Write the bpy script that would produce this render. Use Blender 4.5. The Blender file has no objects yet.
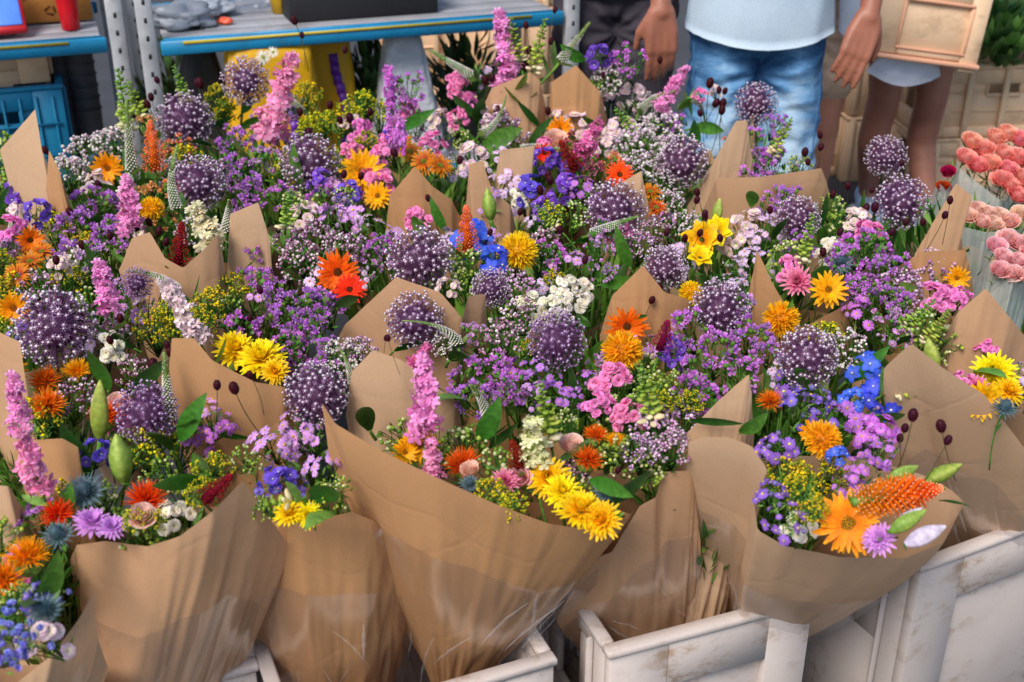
import bpy, math, random
from mathutils import Vector, Matrix, noise
R = random.Random(7)
S = bpy.context.scene
COL = S.collection
PI = math.pi

# ------------------------------------------------------------------ camera maths
F = 1200.0; CAMZ = 1.65; PITCH = math.radians(26.7)
CAM = Vector((0, 0, CAMZ))
FW = Vector((0, math.cos(PITCH), -math.sin(PITCH)))
UP = Vector((0, math.sin(PITCH), math.cos(PITCH)))
RT = Vector((1, 0, 0))
def ray(px, py): return FW + RT*((px-512)/F) - UP*((py-341)/F)
def atY(px, py, Y):
    d = ray(px, py); return CAM + d*(Y/d.y)
def atZ(px, py, z):
    d = ray(px, py); return CAM + d*((z-CAMZ)/d.z)
def surf(px, py, z=0.80, ycap=3.02):
    d = ray(px, py); t = (z-CAMZ)/d.z if d.z < -1e-4 else 1e9
    t = min(t, ycap/d.y); return CAM + d*t
def fwd(p): return (p-CAM).dot(FW)
def msize(px, p): return px*fwd(p)/F

def hexc(h):
    h = h.lstrip('#'); o = []
    for i in (0, 2, 4):
        c = int(h[i:i+2], 16)/255
        o.append(c/12.92 if c <= .04045 else ((c+.055)/1.055)**2.4)
    return tuple(o)
def mixc(a, b, t): return tuple(a[i]*(1-t)+b[i]*t for i in range(3))
def jit(c, s=.12, r=R):
    k = 1+r.uniform(-s, s); return tuple(max(0, min(1, x*k*(1+r.uniform(-s, s)*.35))) for x in c)

# ------------------------------------------------------------------ mesh builder
def ico(sub=0):
    t = (1+5**.5)/2
    v = [Vector(p).normalized() for p in [(-1,t,0),(1,t,0),(-1,-t,0),(1,-t,0),(0,-1,t),(0,1,t),(0,-1,-t),(0,1,-t),(t,0,-1),(t,0,1),(-t,0,-1),(-t,0,1)]]
    f = [(0,11,5),(0,5,1),(0,1,7),(0,7,10),(0,10,11),(1,5,9),(5,11,4),(11,10,2),(10,7,6),(7,1,8),(3,9,4),(3,4,2),(3,2,6),(3,6,8),(3,8,9),(4,9,5),(2,4,11),(6,2,10),(8,6,7),(9,8,1)]
    for _ in range(sub):
        nf = []; cache = {}
        def mid(a, b):
            k = (min(a, b), max(a, b))
            if k not in cache:
                v.append(((v[a]+v[b])/2).normalized()); cache[k] = len(v)-1
            return cache[k]
        for a, b, c in f:
            x, y, z = mid(a, b), mid(b, c), mid(c, a)
            nf += [(a, x, z), (b, y, x), (c, z, y), (x, y, z)]
        f = nf
    return v, f
ICO = [ico(0), ico(1), ico(2)]
OCT = ([Vector(p) for p in [(0,0,1),(1,0,0),(0,1,0),(-1,0,0),(0,-1,0),(0,0,-1)]], [(0,1,2),(0,2,3),(0,3,4),(0,4,1),(5,2,1),(5,3,2),(5,4,3),(5,1,4)])
def frame(n):
    n = Vector(n).normalized()
    a = Vector((0, 0, 1)) if abs(n.z) < .9 else Vector((1, 0, 0))
    u = a.cross(n).normalized(); return u, n.cross(u), n

class MB:
    def __init__(s): s.v = []; s.f = []; s.c = []; s.m = []
    def add(s, vs, fs, cs, m=0):
        b = len(s.v); s.v += [tuple(x) for x in vs]; s.c += cs
        s.f += [tuple(i+b for i in f) for f in fs]; s.m += [m]*len(fs)
    def bead(s, o, r, col, m=0, lvl=0, sc=None, n=None):
        vs, fs = OCT if lvl < 0 else ICO[lvl]
        if sc and n is not None:
            u, w, nn = frame(n); vv = [o+(u*p.x*sc[0]+w*p.y*sc[1]+nn*p.z*sc[2])*r for p in vs]
        elif sc: vv = [o+Vector((p.x*sc[0], p.y*sc[1], p.z*sc[2]))*r for p in vs]
        else: vv = [o+p*r for p in vs]
        s.add(vv, fs, [col]*len(vv), m)
    def petal(s, o, d, n, L, W, c0, c1, seg=3, curl=0.0, fold=0.0, prof=None, m=0, twist=0.0):
        d = Vector(d).normalized(); n = Vector(n); side = d.cross(n)
        if side.length < 1e-5: side = frame(d)[0]
        side.normalize(); n = side.cross(d).normalized()
        if twist: q = Matrix.Rotation(twist, 3, d); side = q @ side; n = q @ n
        vs = []; cs = []; p = Vector(o); fs = []
        prof = prof or (.35, 1.0, .85, .12)
        K = len(prof)-1
        for i in range(seg+1):
            t = i/seg; x = t*K; j = min(int(x), K-1); w = (prof[j]*(1-(x-j))+prof[j+1]*(x-j))*W/2
            c = mixc(c0, c1, t)
            if fold:
                vs += [p-side*w+n*w*fold, p, p+side*w+n*w*fold]; cs += [c, mixc(c, c0, .3), c]
            else: vs += [p-side*w, p+side*w]; cs += [c, c]
            q = Matrix.Rotation(curl/seg, 3, side); d = q @ d; n = q @ n
            p = p+d*(L/seg)
        k = 3 if fold else 2
        for i in range(seg):
            a = i*k
            if fold: fs += [(a, a+1, a+4, a+3), (a+1, a+2, a+5, a+4)]
            else: fs.append((a, a+1, a+3, a+2))
        s.add(vs, fs, cs, m)
    def tube(s, pts, r0, r1, col, sides=4, m=0, col1=None):
        pts = [Vector(p) for p in pts]; n = len(pts); vs = []; cs = []; fs = []
        for i, p in enumerate(pts):
            d = (pts[min(i+1, n-1)]-pts[max(i-1, 0)]).normalized(); u, w, _ = frame(d)
            r = r0+(r1-r0)*i/(n-1)
            for k in range(sides):
                a = 2*PI*k/sides; vs.append(p+(u*math.cos(a)+w*math.sin(a))*r); cs.append(mixc(col, col1 or col, i/(n-1)))
        for i in range(n-1):
            for k in range(sides):
                k2 = (k+1) % sides; fs.append((i*sides+k, i*sides+k2, (i+1)*sides+k2, (i+1)*sides+k))
        fs.append(tuple(range(sides))[::-1]); fs.append(tuple((n-1)*sides+k for k in range(sides)))
        s.add(vs, fs, cs, m)
    def box(s, c, size, col=(.5,.5,.5), m=0, rot=None, bev=0.0, taper=1.0):
        c = Vector(c); x, y, z = [q/2 for q in size]; b = min(bev, x*.9, y*.9, z*.9)
        vs = []
        if b <= 0:
            vs = [(-x*taper,-y*taper,-z),(x*taper,-y*taper,-z),(x*taper,y*taper,-z),(-x*taper,y*taper,-z),(-x,-y,z),(x,-y,z),(x,y,z),(-x,y,z)]
            fs = [(3,2,1,0),(4,5,6,7),(0,1,5,4),(1,2,6,5),(2,3,7,6),(3,0,4,7)]
        else:
            def ring(xx, yy, zz, b):
                return [(-xx+b,-yy,zz),(xx-b,-yy,zz),(xx,-yy+b,zz),(xx,yy-b,zz),(xx-b,yy,zz),(-xx+b,yy,zz),(-xx,yy-b,zz),(-xx,-yy+b,zz)]
            vs = ring(x-b,y-b,-z,b*.4)+ring(x,y,-z+b,b)+ring(x,y,z-b,b)+ring(x-b,y-b,z,b*.4)
            fs = [tuple(range(8))[::-1], tuple(range(24,32))]
            for k in range(3):
                for i in range(8): j = (i+1) % 8; fs.append((k*8+i, k*8+j, k*8+8+j, k*8+8+i))
        vs = [Vector(p) for p in vs]
        if rot is not None: vs = [rot @ p for p in vs]
        s.add([c+p for p in vs], fs, [col]*len(vs), m)
    def grid(s, rows, col, m=0, closed=False):
        nr, nc = len(rows), len(rows[0]); vs = [p for r in rows for p in r]; fs = []
        for i in range(nr-1):
            for j in range(nc if closed else nc-1):
                k = (j+1) % nc; fs.append((i*nc+j, i*nc+k, (i+1)*nc+k, (i+1)*nc+j))
        s.add(vs, fs, [col]*len(vs), m)
    def mesh(s, name, mats, smooth=True):
        me = bpy.data.meshes.new(name); me.from_pydata(s.v, [], s.f)
        for m in mats: me.materials.append(m)
        if len(mats) > 1: me.polygons.foreach_set('material_index', s.m)
        me.polygons.foreach_set('use_smooth', [smooth]*len(s.f))
        a = me.color_attributes.new('Col', 'FLOAT_COLOR', 'POINT')
        fl = []
        for c in s.c: fl += [c[0], c[1], c[2], 1.0]
        a.data.foreach_set('color', fl); me.update(); return me

def link(name, data, parent=None, loc=None, rot=None, scale=None):
    o = bpy.data.objects.new(name, data); COL.objects.link(o)
    if parent: o.parent = parent
    if loc is not None: o.location = loc
    if rot is not None: o.rotation_mode = 'QUATERNION'; o.rotation_quaternion = rot
    if scale is not None: o.scale = (scale,)*3 if isinstance(scale, (int, float)) else scale
    return o
def thing(name, label, cat, loc=(0,0,0), rz=0, group=None):
    o = bpy.data.objects.new(name, None); COL.objects.link(o); o.location = loc; o.rotation_euler = (0,0,rz)
    o.empty_display_size = .05; o['label'] = label; o['category'] = cat
    if group: o['group'] = group
    return o
def tag(o, label, cat, group=None):
    o['label'] = label; o['category'] = cat
    if group: o['group'] = group
    return o

# ------------------------------------------------------------------ materials
def newmat(name):
    m = bpy.data.materials.new(name); m.use_nodes = True; nt = m.node_tree
    return m, nt, nt.nodes['Principled BSDF'], nt.nodes['Material Output']
def N(nt, t, **kw):
    n = nt.nodes.new(t)
    for k, v in kw.items(): setattr(n, k, v)
    return n
def ramp(nt, fac, stops):
    r = N(nt, 'ShaderNodeValToRGB'); nt.links.new(fac, r.inputs[0]); e = r.color_ramp.elements
    while len(e) < len(stops): e.new(.5)
    for i, (p, c) in enumerate(stops): e[i].position = p; e[i].color = (*c, 1) if len(c) == 3 else c
    return r.outputs[0]
def bump(nt, h, b, dist=.002, st=.6):
    n = N(nt, 'ShaderNodeBump'); n.inputs['Strength'].default_value = st; n.inputs['Distance'].default_value = dist
    nt.links.new(h, n.inputs['Height']); nt.links.new(n.outputs[0], b.inputs['Normal']); return n
def noisen(nt, scale, detail=3, coord='Object', rough=.5, vec=None, sc=None):
    tc = N(nt, 'ShaderNodeTexCoord'); n = N(nt, 'ShaderNodeTexNoise')
    n.inputs['Scale'].default_value = scale; n.inputs['Detail'].default_value = detail; n.inputs['Roughness'].default_value = rough
    v = tc.outputs[coord]
    if sc:
        mp = N(nt, 'ShaderNodeMapping'); mp.inputs['Scale'].default_value = sc; nt.links.new(v, mp.inputs[0]); v = mp.outputs[0]
    nt.links.new(v, n.inputs[0]); return n.outputs[0]
def mat_col(name, rough, spec, transl, hue=.022, val=.28, coat=0, var_scale=9):
    m, nt, b, out = newmat(name)
    at = N(nt, 'ShaderNodeAttribute', attribute_name='Col'); hs = N(nt, 'ShaderNodeHueSaturation')
    oi = N(nt, 'ShaderNodeObjectInfo')
    mr = N(nt, 'ShaderNodeMapRange'); mr.inputs[3].default_value = .5-hue; mr.inputs[4].default_value = .5+hue
    nt.links.new(oi.outputs['Random'], mr.inputs[0]); nt.links.new(mr.outputs[0], hs.inputs['Hue'])
    no = noisen(nt, var_scale, 2)
    mr2 = N(nt, 'ShaderNodeMapRange'); mr2.inputs[1].default_value = .3; mr2.inputs[2].default_value = .7
    mr2.inputs[3].default_value = 1-val; mr2.inputs[4].default_value = 1+val
    nt.links.new(no, mr2.inputs[0]); nt.links.new(mr2.outputs[0], hs.inputs['Value'])
    nt.links.new(at.outputs['Color'], hs.inputs['Color'])
    nt.links.new(hs.outputs[0], b.inputs['Base Color'])
    b.inputs['Roughness'].default_value = rough; b.inputs['Specular IOR Level'].default_value = spec
    if coat: b.inputs['Coat Weight'].default_value = coat; b.inputs['Coat Roughness'].default_value = .25
    if transl:
        t = N(nt, 'ShaderNodeBsdfTranslucent'); nt.links.new(hs.outputs[0], t.inputs[0])
        mx = N(nt, 'ShaderNodeMixShader'); mx.inputs[0].default_value = transl
        nt.links.new(b.outputs[0], mx.inputs[1]); nt.links.new(t.outputs[0], mx.inputs[2]); nt.links.new(mx.outputs[0], out.inputs[0])
    return m
PETAL = mat_col('petal', .55, .25, .34)
LEAF = mat_col('leaf_green', .5, .35, .3, hue=.02, val=.3)
WOODY = mat_col('stem_green', .5, .3, 0)

def mat_plain(name, col, rough=.6, spec=.4, metal=0, nscale=8, var=.12, bumpd=.0015, bs=60, dirt=None, dirts=3, dirtamt=.5):
    m, nt, b, out = newmat(name)
    n = noisen(nt, nscale, 4)
    c = ramp(nt, n, [(.3, tuple(x*(1-var) for x in col)), (.7, tuple(min(1, x*(1+var)) for x in col))])
    if dirt:
        n2 = noisen(nt, dirts, 8, rough=.72, sc=(1, 1, 1.6)); f = ramp(nt, n2, [(.55-.1*dirtamt, (0,0,0)), (.72-.1*dirtamt, (1,1,1))])
        n3 = noisen(nt, dirts*.35, 2); f3 = ramp(nt, n3, [(.4, (0.1,)*3), (.62, (1,)*3)])
        mu = N(nt, 'ShaderNodeMath', operation='MULTIPLY'); nt.links.new(f, mu.inputs[0]); nt.links.new(f3, mu.inputs[1])
        mx = N(nt, 'ShaderNodeMix', data_type='RGBA'); nt.links.new(mu.outputs[0], mx.inputs[0]); nt.links.new(c, mx.inputs[6]); mx.inputs[7].default_value = (*dirt, 1); c = mx.outputs[2]
    nt.links.new(c, b.inputs['Base Color']); b.inputs['Roughness'].default_value = rough; b.inputs['Specular IOR Level'].default_value = spec; b.inputs['Metallic'].default_value = metal
    if bumpd: bump(nt, noisen(nt, bs, 4), b, bumpd)
    return m
def mat_paper(name, col):
    m, nt, b, out = newmat(name)
    n = noisen(nt, 5, 5); n2 = noisen(nt, 500, 2, sc=(1, 1, .2)); n3 = noisen(nt, 900, 1)
    c = ramp(nt, n, [(.3, tuple(x*.90 for x in col)), (.7, tuple(min(1, x*1.06) for x in col))])
    c2 = ramp(nt, n2, [(.3, (.95,)*3), (.7, (1.02,)*3)]); mm = N(nt, 'ShaderNodeMix', data_type='RGBA', blend_type='MULTIPLY'); mm.inputs[0].default_value = .8
    nt.links.new(c, mm.inputs[6]); nt.links.new(c2, mm.inputs[7])
    c3 = ramp(nt, n3, [(.30, (.72,.66,.6)), (.40, (1,1,1))]); m3 = N(nt, 'ShaderNodeMix', data_type='RGBA', blend_type='MULTIPLY'); m3.inputs[0].default_value = .5
    nt.links.new(mm.outputs[2], m3.inputs[6]); nt.links.new(c3, m3.inputs[7]); cc = m3.outputs[2]
    nt.links.new(cc, b.inputs['Base Color']); b.inputs['Roughness'].default_value = .62; b.inputs['Specular IOR Level'].default_value = .3
    # creases
    tc = N(nt, 'ShaderNodeTexCoord'); nz = N(nt, 'ShaderNodeTexNoise'); nz.inputs['Scale'].default_value = 6; nz.inputs['Detail'].default_value = 3
    nt.links.new(tc.outputs['Object'], nz.inputs[0])
    vo = N(nt, 'ShaderNodeTexVoronoi', feature='DISTANCE_TO_EDGE'); vo.inputs['Scale'].default_value = 7
    mx = N(nt, 'ShaderNodeMix', data_type='RGBA'); mx.inputs[0].default_value = .12; nt.links.new(tc.outputs['Object'], mx.inputs[6]); nt.links.new(nz.outputs[1], mx.inputs[7]); nt.links.new(mx.outputs[2], vo.inputs[0])
    r = ramp(nt, vo.outputs['Distance'], [(0, (0,)*3), (.05, (1,)*3)])
    ad = N(nt, 'ShaderNodeMath', operation='MULTIPLY_ADD'); ad.inputs[1].default_value = .35; nt.links.new(r, ad.inputs[0]); nt.links.new(nz.outputs[0], ad.inputs[2])
    bump(nt, ad.outputs[0], b, .004, .22)
    t = N(nt, 'ShaderNodeBsdfTranslucent'); nt.links.new(cc, t.inputs[0]); mxs = N(nt, 'ShaderNodeMixShader'); mxs.inputs[0].default_value = .2
    nt.links.new(b.outputs[0], mxs.inputs[1]); nt.links.new(t.outputs[0], mxs.inputs[2]); nt.links.new(mxs.outputs[0], out.inputs[0])
    return m
PAPER = mat_paper('kraft_paper', hexc('#d6a880'))
def mat_plastic():
    m, nt, b, out = newmat('clear_cellophane')
    nt.nodes.remove(b)
    tr = N(nt, 'ShaderNodeBsdfTransparent'); tr.inputs[0].default_value = (.93, .93, .94, 1)
    gl = N(nt, 'ShaderNodeBsdfGlossy'); gl.inputs['Roughness'].default_value = .2; gl.inputs[0].default_value = (.95,.96,1,1)
    df = N(nt, 'ShaderNodeBsdfDiffuse'); df.inputs[0].default_value = (.75,.75,.78,1)
    n = noisen(nt, 6, 3, sc=(1,1,.8)); vo = N(nt, 'ShaderNodeTexVoronoi', feature='DISTANCE_TO_EDGE'); vo.inputs['Scale'].default_value = 11
    tc = N(nt, 'ShaderNodeTexCoord'); mp = N(nt, 'ShaderNodeMapping'); mp.inputs['Rotation'].default_value = (.3,.5,.2); mp.inputs['Scale'].default_value = (1,1,.4)
    nt.links.new(tc.outputs['Object'], mp.inputs[0]); nt.links.new(mp.outputs[0], vo.inputs[0])
    r = ramp(nt, vo.outputs['Distance'], [(0, (1,)*3), (.014, (0,)*3)])
    n2 = noisen(nt, 7, 3); r2 = ramp(nt, n2, [(.54, (0,)*3), (.70, (1,)*3)])
    mu = N(nt, 'ShaderNodeMath', operation='MULTIPLY'); nt.links.new(r, mu.inputs[0]); nt.links.new(r2, mu.inputs[1])
    fr = N(nt, 'ShaderNodeLayerWeight'); fr.inputs[0].default_value = .35
    bp = N(nt, 'ShaderNodeBump'); bp.inputs['Distance'].default_value = .004; bp.inputs['Strength'].default_value = .5
    nt.links.new(n, bp.inputs['Height']); nt.links.new(bp.outputs[0], gl.inputs['Normal']); nt.links.new(bp.outputs[0], fr.inputs['Normal'])
    ad = N(nt, 'ShaderNodeMath', operation='MULTIPLY_ADD'); ad.inputs[1].default_value = .13; ad.inputs[2].default_value = .02; nt.links.new(fr.outputs['Fresnel'], ad.inputs[0])
    m1 = N(nt, 'ShaderNodeMixShader'); nt.links.new(ad.outputs[0], m1.inputs[0]); nt.links.new(tr.outputs[0], m1.inputs[1]); nt.links.new(gl.outputs[0], m1.inputs[2])
    mu2 = N(nt, 'ShaderNodeMath', operation='MULTIPLY'); mu2.inputs[1].default_value = .3; nt.links.new(mu.outputs[0], mu2.inputs[0])
    m2 = N(nt, 'ShaderNodeMixShader'); nt.links.new(mu2.outputs[0], m2.inputs[0]); nt.links.new(m1.outputs[0], m2.inputs[1]); nt.links.new(df.outputs[0], m2.inputs[2])  # pale diffuse crease lines: highlights painted onto the film
    nt.links.new(m2.outputs[0], out.inputs[0]); return m
CELLO = mat_plastic()
FOLD_GLINT, nt_, b_, o_ = newmat('film_fold'); b_.inputs['Base Color'].default_value = (.8,.8,.82,1); b_.inputs['Alpha'].default_value = .17; b_.inputs['Roughness'].default_value = .15; b_.inputs['Specular IOR Level'].default_value = 1.0  # whitish strips: highlights along the film folds, painted in

# ------------------------------------------------------------------ flower protos (head faces +Z, nominal diameter 1; spikes grow +Z, nominal length 1)
GR = [hexc('#4f7a28'), hexc('#649434'), hexc('#38601f'), hexc('#86a84a')]
C = dict(pink=hexc('#f796cf'), hot=hexc('#e0509f'), pale=hexc('#f2cfe0'), lilac=hexc('#dc9fe4'), purple=hexc('#d26ade'), violet=hexc('#8250d2'),
         deep=hexc('#5a35b0'), blue=hexc('#1a4ee6'), sky=hexc('#a9b4ee'), white=hexc('#f2ece2'), cream=hexc('#f0e6b8'), yellow=hexc('#ffe41a'),
         gold=hexc('#ffae0e'), orange=hexc('#ff7e12'), redor=hexc('#ff5c14'), coral=hexc('#ff8478'), peach=hexc('#f8bfa6'), red=hexc('#c4182c'),
         wine=hexc('#7a1230'), maroon=hexc('#400a1c'), magenta=hexc('#c01a6c'), green=hexc('#8fae3c'), lime=hexc('#b9cc55'), mauve=hexc('#b79ac8'), rose=hexc('#f5a3b4'))
PROTO = {}
def stemcurve(L, bend, r, k=5):
    return [Vector((bend*(i/k)**2, 0, -L*i/k)) for i in range(k+1)]
def randdir(r=R):
    z = r.uniform(-1, 1); a = r.uniform(0, 2*PI); q = math.sqrt(1-z*z); return Vector((q*math.cos(a), q*math.sin(a), z))
def fib(n, zmin=-1.0):
    out = []
    for i in range(n):
        z = 1-(1-zmin)*(i+.5)/n; q = math.sqrt(max(0, 1-z*z)); a = i*2.39996; out.append(Vector((q*math.cos(a), q*math.sin(a), z)))
    return out
def rayflower(b, o, n, rad, k, c0, c1, elev=.2, w=None, layers=1, curl=.3, seg=3, fold=0, prof=None, r0=.12, jt=.1, m=0):
    u, v, n = frame(n)
    w = w or 2.2*PI*rad*.5/k
    for l in range(layers):
        e = elev+l*.38; Lr = rad*(1-.13*l)
        kk = max(5, int(k*(1-.08*l)))
        for i in range(kk):
            a = 2*PI*(i+.5*(l % 2))/kk+R.uniform(-jt, jt); ee = e+R.uniform(-jt, jt)
            d = (u*math.cos(a)+v*math.sin(a))*math.cos(ee)+n*math.sin(ee)
            L = Lr*(1-r0)*R.uniform(.86, 1.06)
            cc = jit(c1, .1); b.petal(o+(u*math.cos(a)+v*math.sin(a))*rad*r0+n*rad*.05*l, d, n, L, w*R.uniform(.85, 1.1), jit(c0, .1), cc, seg, -curl*R.uniform(.5, 1.4), fold, prof, m)
def dome(b, o, n, rad, h, c, cnt=30, br=.1, m=0, c2=None):
    u, v, n = frame(n)
    for i in range(cnt):
        q = math.sqrt((i+.5)/cnt); a = i*2.39996
        p = o+(u*math.cos(a)+v*math.sin(a))*rad*q+n*h*(1-q*q)
        b.bead(p, rad*br*R.uniform(.8, 1.2), jit(mixc(c, c2 or c, q), .2), m, -1)
def leafblade(b, o, d, n, L, W, c=None, seg=6, curl=.4, m=0, fold=.35):
    c = c or R.choice(GR); c = jit(c, .2)
    b.petal(o, d, n, L, W, c, jit(mixc(c, (.5,.6,.2), .1), .1), seg, curl, fold, (.25, .8, 1.0, .85, .55, .04), m)
def P_stem(L=2.2, r=.02, bend=.4, leaves=2, col=None):
    b = MB(); c = col or GR[1]; pts = stemcurve(L, bend, r); b.tube(pts, r, r*1.2, jit(c), 5)
    for i in range(leaves):
        p = pts[1+i % 4]; a = R.uniform(0, 2*PI)
        leafblade(b, p, Vector((math.cos(a), math.sin(a), .5)), Vector((0,0,1)), R.uniform(.4, .7), .14)
    return b
def proto(key, headf, stemf=None, nvar=2, mat=None, subs=()):
    PROTO[key] = []
    for i in range(nvar):
        h = headf(); me = h.mesh(key.split(':')[0], [mat or PETAL, LEAF]) if isinstance(h, MB) else h
        st = (stemf() if stemf else P_stem()).mesh('stem', [LEAF])
        ex = [(nm, fn().mesh(nm, [PETAL, LEAF])) for nm, fn in subs]
        PROTO[key].append((me, st, ex))

def allium(density=340, tone=0):
    def f():
        b = MB(); dk = hexc('#7c4a76'); lt = hexc('#f4e8ee') if tone == 0 else hexc('#dcbede')
        pet = hexc('#bf9cbc') if tone == 0 else hexc('#b68ab8')
        b.bead(Vector((0,0,0)), .26, hexc('#6a4264'), 0, 1)
        for p in fib(density):
            p = (p+randdir()*.10).normalized(); rr = R.uniform(.40, .5)
            b.tube([p*.12, p*rr], .0045, .0045, dk, 3)
            u, v, n = frame((p+randdir()*.25).normalized()); tip = p*rr
            k = 6; a0 = R.uniform(0, 6)
            for i in range(k):
                a = a0+2*PI*i/k; d = (u*math.cos(a)+v*math.sin(a))*.9+n*.35
                b.petal(tip, d, n, .038*R.uniform(.8, 1.2), .022, jit(dk, .2), jit(pet, .2), 1, prof=(.6, .5))
            if R.random() < .85: b.bead(tip+n*.018, R.uniform(.017, .026), jit(lt, .12), 0, -1)
        return b
    return f
def st_allium(): return P_stem(4.5, .028, .3, 0, hexc('#7a8050'))
proto('allium', allium(), st_allium, 3)
proto('allium:dark', allium(300, 1), st_allium, 2)

def heads_on_dome(n, spread=.42, zr=.25, rmin=.0):
    out = []; tries = 0
    while len(out) < n and tries < 2000:
        tries += 1
        a = R.uniform(0, 2*PI); q = math.sqrt(R.uniform(rmin, 1))*spread; z = (1-(q/spread)**2)*zr+R.uniform(-.12, .08)
        p = Vector((q*math.cos(a), q*math.sin(a), z))
        if all((p-x).length > .11 for x in out): out.append(p)
    return out
def spray_stem(pts, root=Vector((0,0,-.75)), leafy=10, r=.008):
    b = MB(); c = GR[0]
    for p in pts:
        m = root*.45+p*.55+randdir()*.05; b.tube([root, m, p], r*1.5, r, jit(c, .25), 3)
        for _ in range(2):
            t = R.uniform(.3, .9); q = root.lerp(p, t); a = randdir(); a.z = abs(a.z)
            b.petal(q, a, Vector((0,0,1)), R.uniform(.1, .22), .035, jit(R.choice(GR), .3), jit(R.choice(GR), .3), 2, .3)
    for _ in range(leafy):
        q = randdir()*.28+Vector((0,0,-.25)); a = randdir(); a.z = abs(a.z)*.6+.2
        b.petal(q, a, Vector((0,0,1)), R.uniform(.15, .3), .05, jit(R.choice(GR), .3), jit(R.choice(GR), .3), 3, .4, .3)
    return b
def spray(key, n, fn, spread=.42, zr=.25, leafy=10, nvar=3):
    PROTO[key] = []
    for i in range(nvar):
        pts = heads_on_dome(n, spread, zr); b = MB()
        for p in pts: fn(b, p, (Vector((p.x, p.y, .28))+randdir()*.16).normalized())
        PROTO[key].append((b.mesh(key.split(':')[0], [PETAL, LEAF]), spray_stem(pts, leafy=leafy).mesh('stem', [LEAF]), []))
def daisy(c, cen, rad=.115, k=14, layers=1):
    def f(b, p, n):
        r = rad*R.uniform(.6, 1.15); bud = R.random() < .2
        if bud: b.bead(p, r*.45, jit(mixc(c, GR[1], .4)), 0, 0, (1,1,1.4)); return
        rayflower(b, p, n, r, k, mixc(c, (1,1,1), .12), jit(c, .15), .25, w=r*.36, layers=layers, curl=.5, seg=2, prof=(.5, 1, .7))
        b.bead(p+n*r*.08, r*.22, jit(cen, .2), 0, 0, (1,1,.6), n)
    return f
def tuft(c, rad=.095):
    def f(b, p, n):
        r = rad*R.uniform(.7, 1.2); cc = jit(c, .18); dk = mixc(cc, GR[0], .35)
        for i in range(20):
            d = (n+randdir()*.95).normalized()
            b.petal(p, d, randdir(), r*R.uniform(.7, 1.05), r*.32, dk, jit(mixc(cc, (1,1,1), R.uniform(0, .25)), .1), 2, R.uniform(-.6, .6), prof=(.25, .8, 1))
        b.bead(p-n*r*.25, r*.4, jit(GR[1]), 0, 0, (1,1,1.5), n)
    return f
def berry(cs, rad=.03, cl=6):
    def f(b, p, n):
        for i in range(cl):
            q = p+randdir()*.055; b.bead(q, rad*R.uniform(.6, 1.2), jit(R.choice(cs), .15), 0, 0)
            b.tube([p-n*.08, q], .004, .004, GR[1], 3)
    return f
for nm, c, cen in [('lilac', C['lilac'], hexc('#e8c33a')), ('violet', hexc('#8f62d6'), hexc('#ecd23c')), ('pale', hexc('#e6c6ea'), hexc('#d9a83a')), ('purple', hexc('#c873dc'), hexc('#e8b050'))]:
    spray('aster:'+nm, 13, daisy(c, cen), .45, .28)
spray('statice:purple', 14, tuft(C['purple'], .125), .42, .28)
spray('statice:lilac', 13, tuft(hexc('#dc9ce0'), .12), .42, .28)
spray('statice:violet', 14, tuft(C['violet'], .13), .4, .3)
spray('gypsophila:white', 34, berry([C['white'], hexc('#ecdde0'), hexc('#d8bcc8')]), .44, .3, 6)
spray('gypsophila:lilac', 34, berry([hexc('#f0d4e6'), hexc('#d8a8d0'), hexc('#b47fa6')]), .44, .3, 6)
spray('gypsophila:mauve', 30, berry([hexc('#cc9cbc'), hexc('#a06c8c'), hexc('#f0dbe2')], .03), .44, .3, 10)
spray('goldenrod', 30, berry([C['yellow'], hexc('#d2c31e'), hexc('#a8b428'), hexc('#8ca02c')], .026, 7), .4, .35, 14)
spray('green_buds', 22, berry([C['lime'], C['green'], hexc('#dfe0a8'), hexc('#6f8f34')], .04, 3), .42, .35, 18)
spray('delphinium:blue', 8, lambda b, p, n: (rayflower(b, p, n, .215, 5, mixc(C['blue'], (1,1,1), .12), jit(C['blue']), .15, w=.17, curl=.35, seg=4, fold=.25, prof=(.25, 1, .85, .1)), b.bead(p+n*.02, .03, C['white'], 0, 0)), .36, .3, 4)
spray('delphinium:violet', 9, lambda b, p, n: (rayflower(b, p, n, .16, 6, mixc(C['deep'], (1,1,1), .1), jit(C['violet']), .35, w=.15, layers=2, curl=.2, seg=3, prof=(.3, 1, 1, .5)), b.bead(p+n*.02, .02, C['white'], 0, 0)), .36, .3, 4)
spray('bellflower', 11, lambda b, p, n: rayflower(b, p, n, .13, 6, C['violet'], jit(C['sky']), .9, w=.13, curl=-.6, seg=3, prof=(.4, 1, 1, .7)), .38, .3, 4)
spray('stock:pink', 13, lambda b, p, n: rayflower(b, p, n, .13, 9, mixc(C['pink'], C['hot'], .3), jit(C['pink']), .3, w=.1, layers=3, curl=.5, seg=2, prof=(.4, 1, .9)), .36, .35, 4)
spray('stock:pale', 12, lambda b, p, n: rayflower(b, p, n, .12, 8, C['cream'], jit(C['pale']), .3, w=.1, layers=2, curl=.5, seg=2, prof=(.4, 1, .9)), .36, .35, 5)
spray('stock:white', 12, lambda b, p, n: rayflower(b, p, n, .12, 8, C['cream'], jit(C['white']), .3, w=.1, layers=2, curl=.5, seg=2, prof=(.4, 1, .9)), .36, .35, 5)
spray('stock:lilac', 12, lambda b, p, n: rayflower(b, p, n, .13, 8, C['lilac'], jit(C['purple']), .3, w=.12, layers=2, curl=.5, seg=2, prof=(.4, 1, .9)), .38, .35, 5)
spray('snapdragon:magenta', 14, tuft(C['magenta'], .12), .36, .4, 3)
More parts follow.
